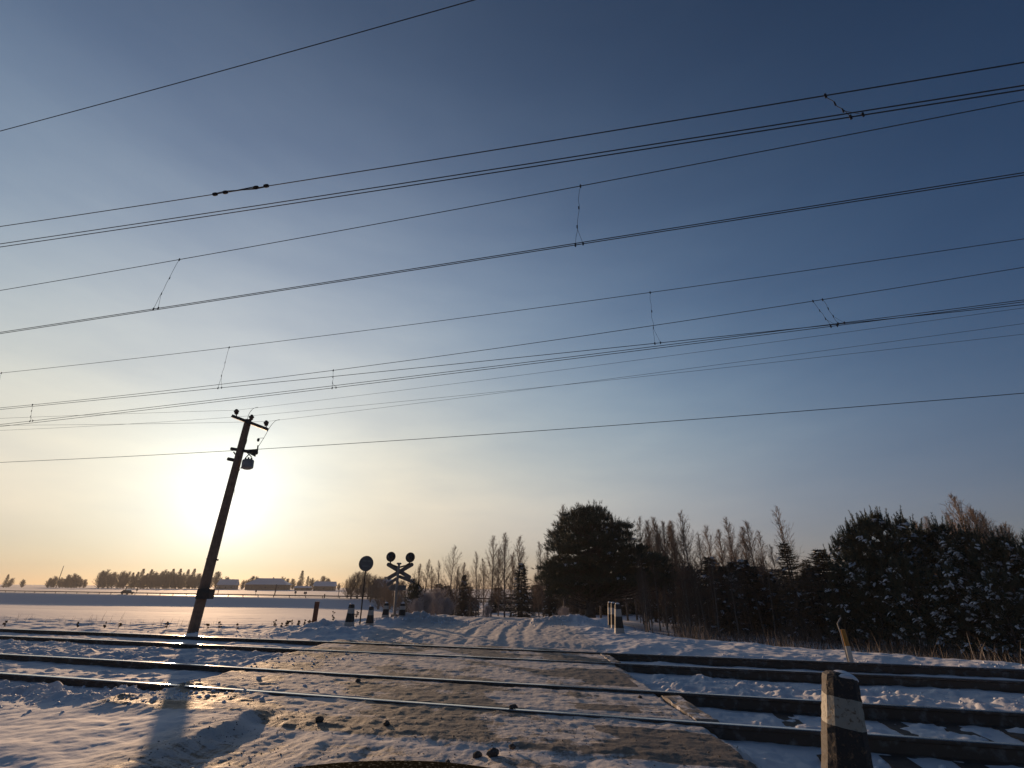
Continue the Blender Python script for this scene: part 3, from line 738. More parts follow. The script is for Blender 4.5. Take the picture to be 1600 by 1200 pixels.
BWN = striped('striped_concrete_near', [0.16, 0.585, 0.81], [(0.30, 0.27, 0.22), (0.022, 0.02, 0.02), (0.30, 0.29, 0.25), (0.022, 0.02, 0.02)], 0.55, (0.16, 0.11, 0.07))
def post_shape(h, wb, wt, n=4, r=.22, jag=0.0, rows=10):
    """square tapering post with rounded corners and a domed head"""
    V = []; F = []; K = 16; rr_ = random.Random(5)
    lev = [(i/rows*h*.93, wb+(wt-wb)*i/rows) for i in range(rows+1)] + [(h*.965, wt*.93), (h*.99, wt*.72), (h, wt*.4)]
    for z_, w_ in lev:
        for k in range(K):
            t_ = 2*math.pi*(k+.5)/K; c_, s_ = math.cos(t_), math.sin(t_); p_ = 5.0
            q = (abs(c_)**p_+abs(s_)**p_)**(-1/p_); j = 1 + rr_.uniform(-jag, jag)
            V.append((c_*q*w_/2*j, s_*q*w_/2*j, z_))
    for i in range(len(lev)-1):
        for k in range(K): F.append((i*K+k, i*K+(k+1) % K, (i+1)*K+(k+1) % K, (i+1)*K+k))
    F.append(tuple((len(lev)-1)*K+k for k in range(K)))
    return V, F
def guard_post(base_px, top_px, label, wb=.30, wt=.18, rz=0.0, Y=None, cap=True):
    p = at_z(*base_px, 0.0); p.z = gz(p.x, p.y); tp = at_y(*top_px, p.y); h = max(tp.z - p.z, .5)
    t = empty('guard_post', (p.x, p.y, p.z), label, 'guard post', 'black and white guard posts at the crossing', rz)
    V, F = post_shape(0.86, wb, wt); V = [(x_, y_, z_*h/.8 - .03) for x_, y_, z_ in V]
    o = mk('post', V, F, BW, t, smooth=False)
    if cap:
        b = MB(); b.lathe((0, 0, 0.86*h/.8-.045), (0,0,1), [(0, wt*.42), (.02, wt*.43), (.04, wt*.3), (.05, wt*.1)], 10); b.build('snow_cap', SNOW, t, True)
    return t
guard_post((545, 982), (545, 944.5), 'front left guard post, tallest of the left four, black head and white band', .30, .17)
guard_post((577, 979), (579, 948), 'guard post just right of the round sign pole', .28, .15)
guard_post((601, 973), (601.5, 943), 'guard post between the round sign and the crossing signal', .27, .16)
guard_post((627, 972), (628, 943), 'guard post standing right in front of the crossing signal mast', .28, .19)
guard_post((968, 990), (969, 945), 'front guard post of the three right of the road, with broken snowy foot', .30, .17)
guard_post((955, 978), (956.5, 943), 'leftmost and farthest guard post of the three right of the road', .25, .15)
guard_post((960.5, 981), (962, 943.5), 'middle guard post of the three right of the road', .26, .16)
# the near one at right, on the approach
t = empty('guard_post', (2.53, 4.24, -.12), 'big chipped guard post close to the camera at right, capped with snow', 'guard post', 'black and white guard posts at the crossing', R(-18))
t.rotation_euler = (0, R(8.5), R(-18)); t.location = (2.41, 4.24, -.12)
V, F = post_shape(0.83, .315, .215, jag=.02, rows=22); mk('post', V, F, BWN, t)
b = MB(); cap = []
for i, (z_, r_) in enumerate(((.790, .096), (.800, .103), (.810, .100), (.819, .082), (.825, .050))): cap.append((z_, r_))
b.lathe((0.008, 0, 0), (0,0,1), cap, 18)
b.v = [(x_*1.0+0.01, y_, z_ + .012*math.sin(x_*22+1.0) + .006*math.sin(y_*37)) for x_, y_, z_ in b.v]
b.build('snow_cap', SNOW, t, True)

# small marker post at right with bent rod
mp_ = at_z(1328, 1029, -.05); mp_.z = gz(mp_.x, mp_.y)
YB = striped('yellow_marker', [0.17, 0.58], [(0.03,.03,.03), (0.50,.49,.46), (0.34,.17,.03)], 0.66)
t = empty('marker_post', mp_, 'yellow and white marker post with a bent metal rod beside the far track', 'marker post')
b = MB(); b.tube([(0,0,-.1), (-.0,0,.3), (-.02,0,.66)], [.062, .060, .056], 10)
b.build('post', YB, t)
b = MB(); b.tube([(-.08,-.03,0), (-.09,-.03,.6), (-.11,-.03,.78), (-.04,-.03,.86), (-.0, -.03, .9)], .014, 6); b.build('rod', GALV, t)
# wooden post at left
wp = at_z(490, 978, 0); wp.z = gz(wp.x, wp.y); wt_ = at_y(493, 940, wp.y)
t = empty('wooden_post', wp, 'short weathered reddish brown post standing left of the guard posts', 'post')
b = MB(); h_ = wt_.z - wp.z; b.box((0.0, 0, h_/2-.1), (.14, .10, h_+.2)); b.build('post', mat('reddish_wood', (0.16, 0.07, 0.045), .85, noise=(9, (0.07, .04, .03), .4, .7)), t)

# ------------------------------------------------------------------ round sign on a thin pole, seen from behind
rp = at_z(562, 979, 0); rp.z = gz(rp.x, rp.y); cen = at_y(572, 880.5, rp.y)
t = empty('round_sign', rp, 'round road sign on a thin pole, seen from its grey back', 'road sign')
ax_ = Vector((math.sin(R(32)), -math.cos(R(32)), 0))
c_ = cen - Vector(rp)
b = MB(); b.tube([(0,0,-.2), (c_.x*.5, 0, c_.z*.5), (c_.x, .03, c_.z+.15)], .024, 8); b.build('pole', IRON, t)
b = MB(); b.lathe(c_ - ax_*.0, ax_, [(0, .255), (.004, .27), (.02, .27), (.02, .262)], 32); b.build('sign_disc', SIGNB, t)
b = MB(); 
for dz in (-.09, .09): b.box(c_ + ax_*.028 + Vector((0,0,dz)), (.30, .02, .03), rz=R(32))
b.build('clamp', GALV, t)

# ------------------------------------------------------------------ crossing signal with two lamp heads and double cross
sb = at_z(615.5, 970.5, 0); sb.z = gz(sb.x, sb.y); SY = sb.y
sg = empty('crossing_signal', sb, 'level crossing signal with two round lamps above a double diagonal cross', 'crossing signal')
def S(cx_, cy_, dy=0.0):   # coordinates of the 8x enlarged detail
    return at_y(560+cx_/8, 840+cy_/8, SY) + Vector((0, dy, 0)) - Vector(sb)
b = MB(); b.tube([S(445, 1050), S(470, 700), S(500, 400), S(507, 335)], .058, 10); b.lathe(S(507, 335), (0,0,1), [(0, .06), (0.0, .10), (.05, .11), (.07, .07)], 12); b.build('mast', GALV, sg)
b = MB(); b.tube([S(398, 325, .02), S(430, 345, .02), S(505, 372, .02), S(590, 350, .02), S(640, 320, .02)], .035, 8); b.build('lamp_arm', IRON, sg)
for nm_, cc, rr_ in (('lamp_head', (407, 240), .205), ('lamp_head', (648, 248), .205)):
    c0 = S(*cc); axl = Vector((.10, 1, 0)).normalized()
    b = MB(); b.lathe(c0, axl, [(-.02, rr_*.3), (-.02, rr_), (.0, rr_+.006), (.02, rr_)], 28); lh = b.build(nm_, BLACKP, sg)
    b = MB(); b.lathe(c0 - axl*.02, -axl, [(0, .11), (.10, .10), (.14, .05), (.15, .01)], 16); b.build('housing', BLACKP, lh)
    b = MB(); b.lathe(c0 + axl*.02, axl, [(0, .11), (.18, .11), (.18, .10), (.02, .10)], 16); b.build('hood', BLACKP, lh)
    b = MB(); b.tube([c0 + Vector((0,0,-.19)), c0+Vector((0,0,-.30))], .03, 8); b.build('bracket', IRON, lh)
def board(p0, p1, w_, name='cross_board', dy=0.0, m_=SIGNB):
    a_ = S(*p0, dy); c_ = S(*p1, dy); ex = (c_-a_).normalized(); L_ = (c_-a_).length; ez = Vector((0,1,0)); ey = ez.cross(ex).normalized()
    b = MB(); tp = w_*.28
    b.prism([(0, -w_/2+tp), (tp, -w_/2), (L_-tp, -w_/2), (L_, -w_/2+tp), (L_, w_/2-tp), (L_-tp, w_/2), (tp, w_/2), (0, w_/2-tp)], a_, ex, ey, ez, .02)
    b.build(name, m_, sg)
board((352, 325), (650, 505), .165, dy=.09)
board((352, 515), (680, 325), .165, dy=.12)
board((350, 598), (512, 480), .13, dy=.09)
board((496, 482), (655, 545), .13, dy=.12)
board((372, 640), (500, 560), .09, 'lower_board', dy=.09, m_=GALV)
b = MB(); a_ = S(400, 600, .05); c_ = S(590, 655, .05); b.box((a_+c_)/2, (abs(c_.x-a_.x), .03, abs(a_.z-c_.z)+.04)); b.build('plate', SIGNB, sg)
b = MB()
for a_, c_ in (((528, 660), (528, 720)), ((528, 705), (480, 800)), ((528, 705), (575, 800)), ((485, 815), (575, 815)), ((485, 815), (485, 900)), ((575, 815), (575, 1000))): b.tube([S(*a_, -.2), S(*c_, -.2)], .012, 5)
b.build('stay_frame', GALV, sg)
b = MB(); b.box(S(470, 1020, -.05) + Vector((0,0,.05)), (.45, .35, .28), taper=.8); b.build('foundation', CONC, sg)

# ------------------------------------------------------------------ vegetation builders
def segs_mesh(name, S_, mat_, parent=None, n=3):
    """S_: list of (p0, p1, r0, r1) -> thin prisms in one mesh"""
    A_ = np.array([s[0] for s in S_], float); B_ = np.array([s[1] for s in S_], float); r0 = np.array([s[2] for s in S_]); r1 = np.array([s[3] for s in S_])
    d = B_-A_; L_ = np.linalg.norm(d, axis=1, keepdims=True); d = d/np.maximum(L_, 1e-6)
    ref = np.tile(np.array([[0.2, 0.3, 0.93]]), (len(d), 1)); ref[np.abs((d*ref).sum(1)) > .95] = (1, 0, 0)
    a_ = np.cross(d, ref); a_ /= np.linalg.norm(a_, axis=1, keepdims=True); b_ = np.cross(d, a_)
    V = np.zeros((len(d), 2*n, 3))
    for k in range(n):
        t_ = 2*math.pi*k/n; o = a_*math.cos(t_) + b_*math.sin(t_)
        V[:, k] = A_ + o*r0[:, None]; V[:, n+k] = B_ + o*r1[:, None]
    base_ = (np.arange(len(d))*2*n)[:, None]
    F = np.concatenate([base_ + np.array([[k, (k+1) % n, n+(k+1) % n, n+k]]) for k in range(n)], 0)
    return mk(name, V.reshape(-1, 3), F, mat_, parent)

def rv(r_, s=1.0): return np.array([r_.gauss(0, s), r_.gauss(0, s), r_.gauss(0, s)])
def unit(v_): return v_/max(np.linalg.norm(v_), 1e-6)

def birch_data(seed, H=10, spread=1.5, stems=1, nb=44, up=0.85, first=.16, twigr=.0095, dens=1.0, droop=0.0, bush=False):
    r_ = random.Random(seed); trunk = []; tw = []
    for st in range(stems):
        lean = np.array([r_.gauss(0, .035), r_.gauss(0, .035), 0]) * (2.2 if stems > 1 else 1)
        hs = H*r_.uniform(.82, 1) if st else H; p = np.array([r_.uniform(-.25, .25), r_.uniform(-.25, .25), -.3]) if stems > 1 else np.array([0, 0, -.3]); pts = [p]
        n = 12
        for i in range(n):
            lean = lean + np.array([r_.gauss(0, .012), r_.gauss(0, .012), 0]); p = p + np.array([lean[0], lean[1], 1.0])*hs/n; pts.append(p)
        rb = .010*hs + .012
        for i in range(n): trunk.append((pts[i], pts[i+1], rb*(1-i/n)**.9+.006, rb*(1-(i+1)/n)**.9+.006))
        for j in range(int(nb)):
            f_ = first + (1-first)*(j+r_.random())/nb; idx = min(int(f_*n), n-1); o = pts[idx] + (pts[idx+1]-pts[idx])*(f_*n-idx)
            g = (f_-first)/(1-first); shape = (math.sin(math.pi*min(1, g*.92+.12)))**.8*(1-.45*g)
            if bush: shape = (1-g)**.55*(.55+.45*min(1, g*5)); 
            L_ = spread*shape*r_.uniform(.7, 1.2)+.18; th_ = r_.uniform(0, 2*math.pi); inc = R(r_.uniform(28, 58))*(1.15-up*.35)*(1.15-.4*g)
            d = np.array([math.cos(th_)*math.sin(inc), math.sin(th_)*math.sin(inc), math.cos(inc)]); q = o
            k_ = max(3, int(L_/.28)); seg = L_/k_*1.25
            for i in range(k_):
                d = unit(d + rv(r_, .045) + np.array([0, 0, .07*up])); q2 = q + d*seg; w0 = .014*(1-i/k_)+.005; tw.append((q, q2, w0, w0*.8))
                for _ in range(max(1, int(round(2.4*dens)))):
                    dd = unit(d*.9 + rv(r_, .45) + np.array([0, 0, .25*up-droop])); l2 = r_.uniform(.22, .55)*(.6+.5*L_/max(spread, .1)); s0 = q + (q2-q)*r_.random(); e = s0 + dd*l2
                    tw.append((s0, e, twigr, twigr*.6))
                    for _2 in range(2):
                        d3 = unit(dd + rv(r_, .4) + np.array([0, 0, .12-droop*1.6])); s1 = s0 + (e-s0)*r_.uniform(.3, 1); tw.append((s1, s1 + d3*l2*.65, twigr*.75, twigr*.4))
                q = q2
    return trunk, tw

def tufts(C, D, L, n, wid, r_, spread=.75):
    """needle tufts: n narrow triangles round each shoot (C base, D direction, L length)"""
    C = np.repeat(np.asarray(C), n, 0); D = np.repeat(np.asarray(D), n, 0); L = np.repeat(np.asarray(L), n)
    m_ = len(C); along = r_.rand(m_); dirs = D + r_.randn(m_, 3)*spread*.6; dirs /= np.linalg.norm(dirs, axis=1, keepdims=True)
    b0 = C + D*(along*L)[:, None]*.75; ln = L*r_.uniform(.45, .8, m_); tip = b0 + dirs*ln[:, None]
    sd = np.cross(dirs, r_.randn(m_, 3)); sd /= np.linalg.norm(sd, axis=1, keepdims=True); sd *= wid
    V = np.stack([b0-sd*.6, b0+sd*.6, tip+sd*.15, tip-sd*.15], 1).reshape(-1, 3)
    F = np.arange(len(V)).reshape(-1, 4); return V, F

# snow lump template: squashed dome
_t = []
for i in range(4):
    for k in range(7):
        a_ = 2*math.pi*k/7; e_ = [-.35, .0, .5, .9][i]; r0 = math.cos(e_*1.3); _t.append((math.cos(a_)*r0, math.sin(a_)*r0, math.sin(e_*1.4)))
_t.append((0, 0, 1.0)); LT = np.array(_t)
LF = [(i*7+k, i*7+(k+1) % 7, (i+1)*7+(k+1) % 7, (i+1)*7+k) for i in range(3) for k in range(7)]
LQ = np.array(LF + [(21+k, 21+(k+1) % 7, 28, 28) for k in range(7)])
def lumps(C, D, SX, SY_, SZ, r_):
    C = np.asarray(C); D = np.asarray(D, float); D /= np.linalg.norm(D, axis=1, keepdims=True)
    side = np.cross(D, np.array([[0, 0, 1.0]])); side /= np.maximum(np.linalg.norm(side, axis=1, keepdims=True), 1e-5); upv_ = np.cross(side, D)
    T = LT[None] * (1 + r_.uniform(-.28, .28, (len(C), len(LT), 1)))
    V = C[:, None] + T[..., 0:1]*D[:, None]*SX[:, None, None] + T[..., 1:2]*side[:, None]*SY_[:, None, None] + T[..., 2:3]*upv_[:, None]*SZ[:, None, None]
    V[..., 2] -= (np.abs(T[..., 0])**2)*SX[:, None]*.25
    tri = []
    for f in LF: tri += [(f[0], f[1], f[2]), (f[0], f[2], f[3])]
    tri += [(21+k, 21+(k+1) % 7, 28) for k in range(7)]
    tri = np.array(tri); F = (np.arange(len(C))*len(LT))[:, None, None] + tri[None]
    return V.reshape(-1, 3), F.reshape(-1, 3)

def pine_data(seed, H=5.5, Rm=2.1, snow=.5, dense=1.0, kind='pine', wid=.016):
    r_ = random.Random(seed); q_ = np.random.RandomState(seed)
    wood = []; C = []; D = []; L = []; sn = []
    n = 10; p = np.array([0., 0., -.3]); pts = [p]; lean = np.array([r_.gauss(0, .02), r_.gauss(0, .02), 0])
    for i in range(n): p = p + (np.array([0, 0, 1.]) + lean)*(H*.97)/n; pts.append(p)
    for i in range(n): wood.append((pts[i], pts[i+1], .02*H*(1-i/n)+.012, .02*H*(1-(i+1)/n)+.012))
    spr = kind == 'spruce'
    step = .30 if not spr else .17
    z_ = .10*H
    while z_ < H*.98:
        f_ = z_/H
        if spr: Rz = Rm*(1-f_)**.85*(.55+.45*min(1, f_*6))
        else: Rz = Rm*(math.sin(math.pi*min(1, f_*.62+.36)))**.75*(1.0 if f_ < .8 else (1-f_)/.2*.75+.25)
        nbr = int((6 if not spr else 6)*dense + .5); ph = r_.uniform(0, 6.3)
        for k in range(nbr):
            a_ = ph + 2*math.pi*k/nbr + r_.gauss(0, .2); Lb = Rz*(r_.uniform(.72, 1.18) if not spr else r_.uniform(.5, 1.2))
            inc = (.12 + .75*f_ if not spr else -.15+.5*f_); d = np.array([math.cos(a_), math.sin(a_), inc+r_.gauss(0, .08)]); d = unit(d)
            q = np.array([lean[0]*z_, lean[1]*z_, z_]); m_ = max(4, int(Lb/.22)); sg_ = Lb/m_
            for i in range(m_):
                g = (i+1)/m_
                d = unit(d + np.array([0, 0, (.07*g if not spr else (-.10 if g < .6 else .08)) - (.05*snow if not spr else .04*snow)]) + rv(r_, .05)); q2 = q + d*sg_
                wood.append((q, q2, .022*(1-g*.8), .022*(1-g*.8)*.85))
                if g > .28:
                    for _ in range(int(2 + 2.2*dense)):
                        sdv = unit(np.cross(d, np.array([0, 0, 1.]))*r_.choice((-1, 1))*r_.uniform(.3, 1) + d*.7 + np.array([0, 0, (.30 if not spr else -.18)*r_.uniform(.2, 1.2)]) + rv(r_, .12))
                        l_ = r_.uniform(.16, .34)*(1.1-.3*g); s0 = q + (q2-q)*r_.random(); C.append(s0); D.append(sdv); L.append(l_)
                        if not spr and r_.random() < .6: C.append(s0+sdv*l_*.6); D.append(unit(sdv+np.array([0, 0, .9]))); L.append(l_*.8)
                    if r_.random() < snow*.21*(.4+g)*(1.8 if math.sin(a_*2.3+z_*1.7) > .1 else .35) : 
                        for _s in range(r_.randint(3, 6)):
                            ds = unit(d*np.array([1, 1, .3]) + rv(r_, .30)*np.array([1, 1, .4]) + np.array([0, 0, -.38])); ls = r_.uniform(.08, .24); sn.append((q + (q2-q)*r_.random() + ds*ls*.8 + np.array([0, 0, .07]) + rv(r_, .04), ds, ls, r_.uniform(.03, .075), r_.uniform(.018, .042)))
                q = q2
            C.append(q); D.append(unit(d+np.array([0, 0, .5 if not spr else 0]))); L.append(.3)
            if not spr and f_ > .50 and r_.random() < .62:
                dd = unit(np.array([d[0]*.3, d[1]*.3, 1]) + rv(r_, .08)); hc = r_.uniform(.3, .95)*(.5+.6*f_)
                for i2 in range(6): C.append(q + dd*hc*i2/6); D.append(dd); L.append(.27-.025*i2)
                wood.append((q, q+dd*hc, .010, .005))
        z_ += step*r_.uniform(.8, 1.2)
    if not spr:      # candle-like leaders at the top
        for _ in range(12):
            a_ = r_.uniform(0, 6.3); rr0 = r_.uniform(0, .6); b0 = pts[-1]*np.array([1, 1, 0]) + np.array([math.cos(a_)*rr0, math.sin(a_)*rr0, H*r_.uniform(.86, .93)])
            dd = unit(np.array([math.cos(a_)*.25, math.sin(a_)*.25, 1])); hgt = r_.uniform(.4, .95)
            for i in range(6): C.append(b0 + dd*hgt*i/6); D.append(dd); L.append(.27-.025*i)
            wood.append((b0, b0+dd*hgt, .01, .006))
    V, F = tufts(C, D, np.array(L), 11 if spr else 13, wid, q_, .8 if not spr else .6)
    return wood, (V, F), sn, q_

def crown_with_snow(V, F, V2, F2, needle, parent):
    Ft = np.concatenate([F[:, [0, 1, 2]], F[:, [0, 2, 3]]]); Fa = np.concatenate([Ft, F2+len(V)])
    o = mk('crown', np.concatenate([V, V2]), Fa, None, parent, mats=[needle, SNOW], midx=np.concatenate([np.zeros(len(Ft)), np.ones(len(F2))]))
    mi = np.zeros(len(o.data.polygons), np.int32); o.data.polygons.foreach_get('material_index', mi); o.data.polygons.foreach_set('use_smooth', mi == 1); return o

def conifer(name, seed, label, H, Rm, snow, needle=NEEDLE, kind='pine', dense=1.0, group=None, wid=.016):
    t = empty(name, (0, 0, 0), label, 'pine tree' if kind == 'pine' else 'spruce tree', group)
    wood, (V, F), sn, q_ = pine_data(seed, H, Rm, snow, dense, kind, wid)
    segs_mesh('trunk', wood, BARK, t, 4); 
    if not sn: mk('crown', V, F, needle, t)
    else:
        a = np.array([s_[0] for s_ in sn]); d = np.array([s_[1] for s_ in sn]); V2, F2 = lumps(a, d, np.array([s_[2] for s_ in sn]), np.array([s_[3] for s_ in sn]), np.array([s_[4] for s_ in sn]), q_)
        crown_with_snow(V, F, V2, F2, needle, t)
    return t

def bare_tree(name, seed, label, cat, twm, bkm, **kw):
    g = kw.pop('group', None); t = empty(name, (0, 0, 0), label, cat, g); tr, tw = birch_data(seed, **kw)
    segs_mesh('trunk', tr, bkm, t, 6); segs_mesh('crown', tw, twm, t, 3); return t

used_proto = set()
def place(proto, px, py_top, D, H0, label=None, group=None, sxy=None, dz=0.0):
    x_, y_ = ground_hit(px, D); z0 = gz(x_, y_) + dz; d = ray(px, py_top); zt = CH + d[2]*D/d[1]; h = max(zt - z0, .5); s_ = h/H0; sx = (sxy or 1.0)*s_
    rz = rnd.uniform(0, 6.28)
    if proto.name not in used_proto:
        used_proto.add(proto.name); proto.location = (x_, y_, z0); proto.rotation_euler = (0, 0, rz); proto.scale = (sx, sx, s_)
        if label: proto['label'] = label
        if group: proto['group'] = group
        return proto
    return dup(proto, (x_, y_, z0), rz, (sx, sx, s_), label, group)

# ---- bare birches
BP = [bare_tree('birch_tree', 100+i, 'birch', 'birch tree', TWIG, BIRCHB, H=10, spread=s_, nb=int(n_*1.25), up=u_, dens=d_) for i, (s_, n_, u_, d_) in enumerate(((1.8, 60, .8, 1.2), (2.1, 66, .7, 1.2), (1.5, 52, .9, 1.1), (1.9, 74, .8, 1.4), (2.6, 56, .6, 1.0)))]
BT = bare_tree('birch_tree', 120, 'two stemmed birch', 'birch tree', TWIG, BIRCHB, H=10, spread=1.5, nb=36, up=.75, dens=.7, stems=2)
BB = bare_tree('birch_tree', 121, 'bushy birch', 'birch tree', TWIG, BIRCHB, H=10, spread=2.6, nb=75, up=.9, dens=1.3, stems=3, twigr=.011)
SAP = bare_tree('sapling', 122, 'sapling', 'sapling', TWIGD, SAPB, H=5, spread=.45, nb=16, up=1.0, dens=.8, twigr=.008)
SAP2 = bare_tree('sapling', 123, 'sapling', 'sapling', TWIGD, SAPB, H=5, spread=.7, nb=22, up=.9, dens=.8)
G1 = 'bare birches between the crossing signal and the dark pine'
nth = lambda i: ['first', 'second', 'third', 'fourth', 'fifth', 'sixth', 'seventh', 'eighth', 'ninth', 'tenth', 'eleventh', 'twelfth', 'thirteenth', 'fourteenth', 'fifteenth', 'sixteenth', 'seventeenth', 'eighteenth', 'nineteenth', 'twentieth', 'twenty-first', 'twenty-second', 'twenty-third', 'twenty-fourth', 'twenty-fifth', 'twenty-sixth'][i]
left_birches = [(652, 880, 62, 3), (663, 874, 60, 0), (674, 884, 60, 1), (686, 876, 58, 2), (700, 851, 52, 4), (711, 884, 58, 2), (722, 878, 60, 3), (733, 892, 62, 0), (745, 862, 56, 2), (756, 872, 60, 1), (768, 836, 57, 0), (779, 856, 60, 3), (789, 832, 56, 3), (799, 862, 60, 2), (810, 837, 57, 1), (822, 884, 58, 2), (834, 895, 60, 0), (849, 846, 54, 2), (858, 852, 56, 0), (841, 890, 62, 1)]
for i, (px, py, D, k) in enumerate(left_birches):
    what = 'tallest lone slender birch' if px == 700 else ('tall spire shaped birch' if py < 840 else ('slim bare birch' if k in (0, 2) else 'twiggy bare birch'))
    place(BP[k], px, py, D, 10, f'{what}, {nth(i)} birch rightwards from the crossing signal', G1)
right_birches = [(881, 787, 52, 2), (905, 800, 56, 0), (936, 794, 54, 2), (963, 812, 56, 1), (978, 826, 54, 2), (992, 815, 56, 0), (1008, 806, 52, 2), (1021, 812, 52, 3), (1034, 806, 50, 3), (1028, 822, 54, 1), (1040, 818, 54, 3), (1046, 812, 50, 1), (1053, 816, 54, 0), (1064, 820, 54, 1), (1059, 812, 50, 3), (1071, 824, 52, 0), (1086, 798, 48, 4), (1098, 834, 52, 2), (1115, 820, 54, 0), (1134, 826, 52, 3), (1148, 838, 54, 1), (1161, 808, 50, 0), (1174, 822, 54, 3), (1186, 812, 50, 1), (1199, 830, 54, 2)]
G2 = 'bare birches behind and right of the dark pine'
for i, (px, py, D, k) in enumerate(right_birches):
    if i < 3: lb = ['thin birch top showing above the left shoulder of the dark pine', 'thin birch top right behind the summit of the dark pine', 'thin birch top just right of the summit of the dark pine'][i]
    elif px == 1086: lb = 'tall open crowned birch standing alone right of the dense birch clump'
    else: lb = f'{"slim" if k in (0, 2) else "dense twiggy"} bare birch, {nth(i-3)} from the dark pine going right'
    place(BP[k], px, py, D, 10, lb, G2)
place(BT, 1243, 789, 50, 10, 'tall two stemmed birch rising above the low spruces')
place(BP[4], 1215, 850, 48, 10, 'small birch just left of the two stemmed birch')
for i, (px, py, D) in enumerate(((1462, 812, 48), (1481, 806, 50), (1500, 822, 50))):
    place(BP[(1, 3, 2)[i]], px, py, D, 10, ['left', 'middle', 'right'][i] + 'most of three birch tops peeping over the snowy pines', 'birch tops over the snowy pines')
BB.location = (0, 0, 0)
place(BB, 1552, 772, 42, 10, 'broad brown bushy birch towering over the snowy pines at right', sxy=.85)
place(BB, 1592, 800, 44, 10, 'lower brown bushy birch at the far right edge', sxy=.8)
place(BB, 1523, 800, 44, 10, 'brown bushy birch left of the broad tall one', sxy=.55)
# saplings: thin stems that fill the wood edge
k_ = 0
for i in range(130):
    if i < 92: px = 1000 + 285*rnd.random(); D = rnd.uniform(31, 46); py = rnd.uniform(868, 925)
    elif i < 114: px = rnd.uniform(640, 860); D = rnd.uniform(46, 60); py = rnd.uniform(890, 925)
    else: px = rnd.uniform(860, 1010); D = rnd.uniform(46, 55); py = rnd.uniform(900, 930)
    lb = 'thin dark sapling in the thicket right of the dark pine' if i < 92 else ('thin dark sapling among the birches left of the dark pine' if i < 114 else 'thin dark sapling standing behind the trunk of the dark pine')
    gg = ['thicket saplings right of the dark pine', 'saplings left of the dark pine', 'saplings behind the dark pine'][0 if i < 92 else (1 if i < 114 else 2)]
    place((SAP, SAP2)[i % 2], px, py, D, 5, lb, gg)

# ---- spruces
SP = [conifer('spruce_tree', 200+i, 'spruce', 7, r_, .22, NEEDLD, 'spruce', 1.0, wid=.024) for i, r_ in enumerate((1.7, 2.2))]
for (px, py, D, k, lb) in ((815, 878, 46, 1, 'dark broad spruce between the birches and the big dark pine'), (724, 898, 58, 0, 'narrow dark spruce among the birches right of the frosted shrubs'),
        (1118, 868, 46, 1, 'dark spruce below the tall open birch'), (1150, 876, 44, 1, 'wide dark spruce in the middle of the thicket'), (1183, 884, 42, 0, 'dark spruce right of the thicket, before the browning spruce'),
        (1208, 892, 40, 1, 'low dark spruce touching the browning spruce'), (1082, 884, 48, 0, 'small dark spruce behind the thicket stems'), (1292, 856, 35, 1, 'dark green spruce just right of the browning spruce'),
        (1318, 884, 33, 0, 'small spruce tucked left of the snowy pines'), (1134, 884, 39, 0, 'second spruce in the dark group below the tall open birch'), (1168, 872, 41, 1, 'taller spruce between the wide spruce and the browning one'), (1100, 890, 43, 0, 'leftmost spruce of the dark group in the thicket'), (858, 912, 42, 0, 'low snow flecked spruce at the left foot of the big dark pine'), (1050, 896, 50, 1, 'dark low spruce under the right skirt of the big dark pine'), (1020, 905, 52, 1, 'dark spruce behind the right limb of the big dark pine')):
    place(SP[k], px, py, D*(.86 if 1100 < px < 1330 else 1), 7, lb, 'dark spruces in the wood', sxy=1.45 if 1070 < px < 1330 else 1.1)
SB = conifer('spruce_tree', 210, 'scruffy browning spruce with bare lower branches, below the two stemmed birch', 7, 2.2, .10, NEEDBR, 'spruce', .85, wid=.018)
place(SB, 1243, 846, 30, 7)
place(SB, 1268, 872, 32, 7, 'smaller browning spruce leaning on the bigger browning one')

# ---- young snowy pines at right
YP = [conifer('pine_tree', 300+i, 'pine', 5.5, r_, s_, NEEDLE, 'pine', 1.0) for i, (r_, s_) in enumerate(((1.9, .22), (2.3, .40), (2.5, .95)))]
YOUNG = ((1334, 846, 29, 0, 'leftmost young pine, green and nearly free of snow'), (1352, 832, 27, 0, 'slender pointed pine second from the left'), (1380, 818, 26, 1, 'young pine with bristling candle shoots'),
        (1408, 812, 25, 1, 'tallest pine with upright candle shoots at its top'), (1440, 820, 27, 1, 'pine right of the tallest one, snow on its shoulders'), (1470, 836, 25, 2, 'snow laden pine in the middle of the row'),
        (1505, 826, 24, 2, 'heavily snow laden pine under the bushy birch'), (1545, 838, 22, 2, 'broad snow laden pine right of centre of the row'), (1588, 846, 21, 2, 'snow laden pine near the right edge'),
        (1640, 850, 20, 2, 'snow laden pine cut by the right edge'), (1425, 880, 22.5, 1, 'lower pine standing in front of the tallest pine'), (1365, 892, 25, 0, 'low dark pine behind the marker post'), (1492, 890, 21, 2, 'low snow patched pine in front of the row'), (1560, 900, 19.5, 2, 'low snow patched pine near the right rails'), (1308, 905, 27, 0, 'low dark pine left of the marker post'))
for (px, py, D, k, lb) in YOUNG:
    place(YP[k], px, py, D, 5.5, lb, 'young pines beyond the rails at right', sxy=.84 if py < 870 else 1.0)

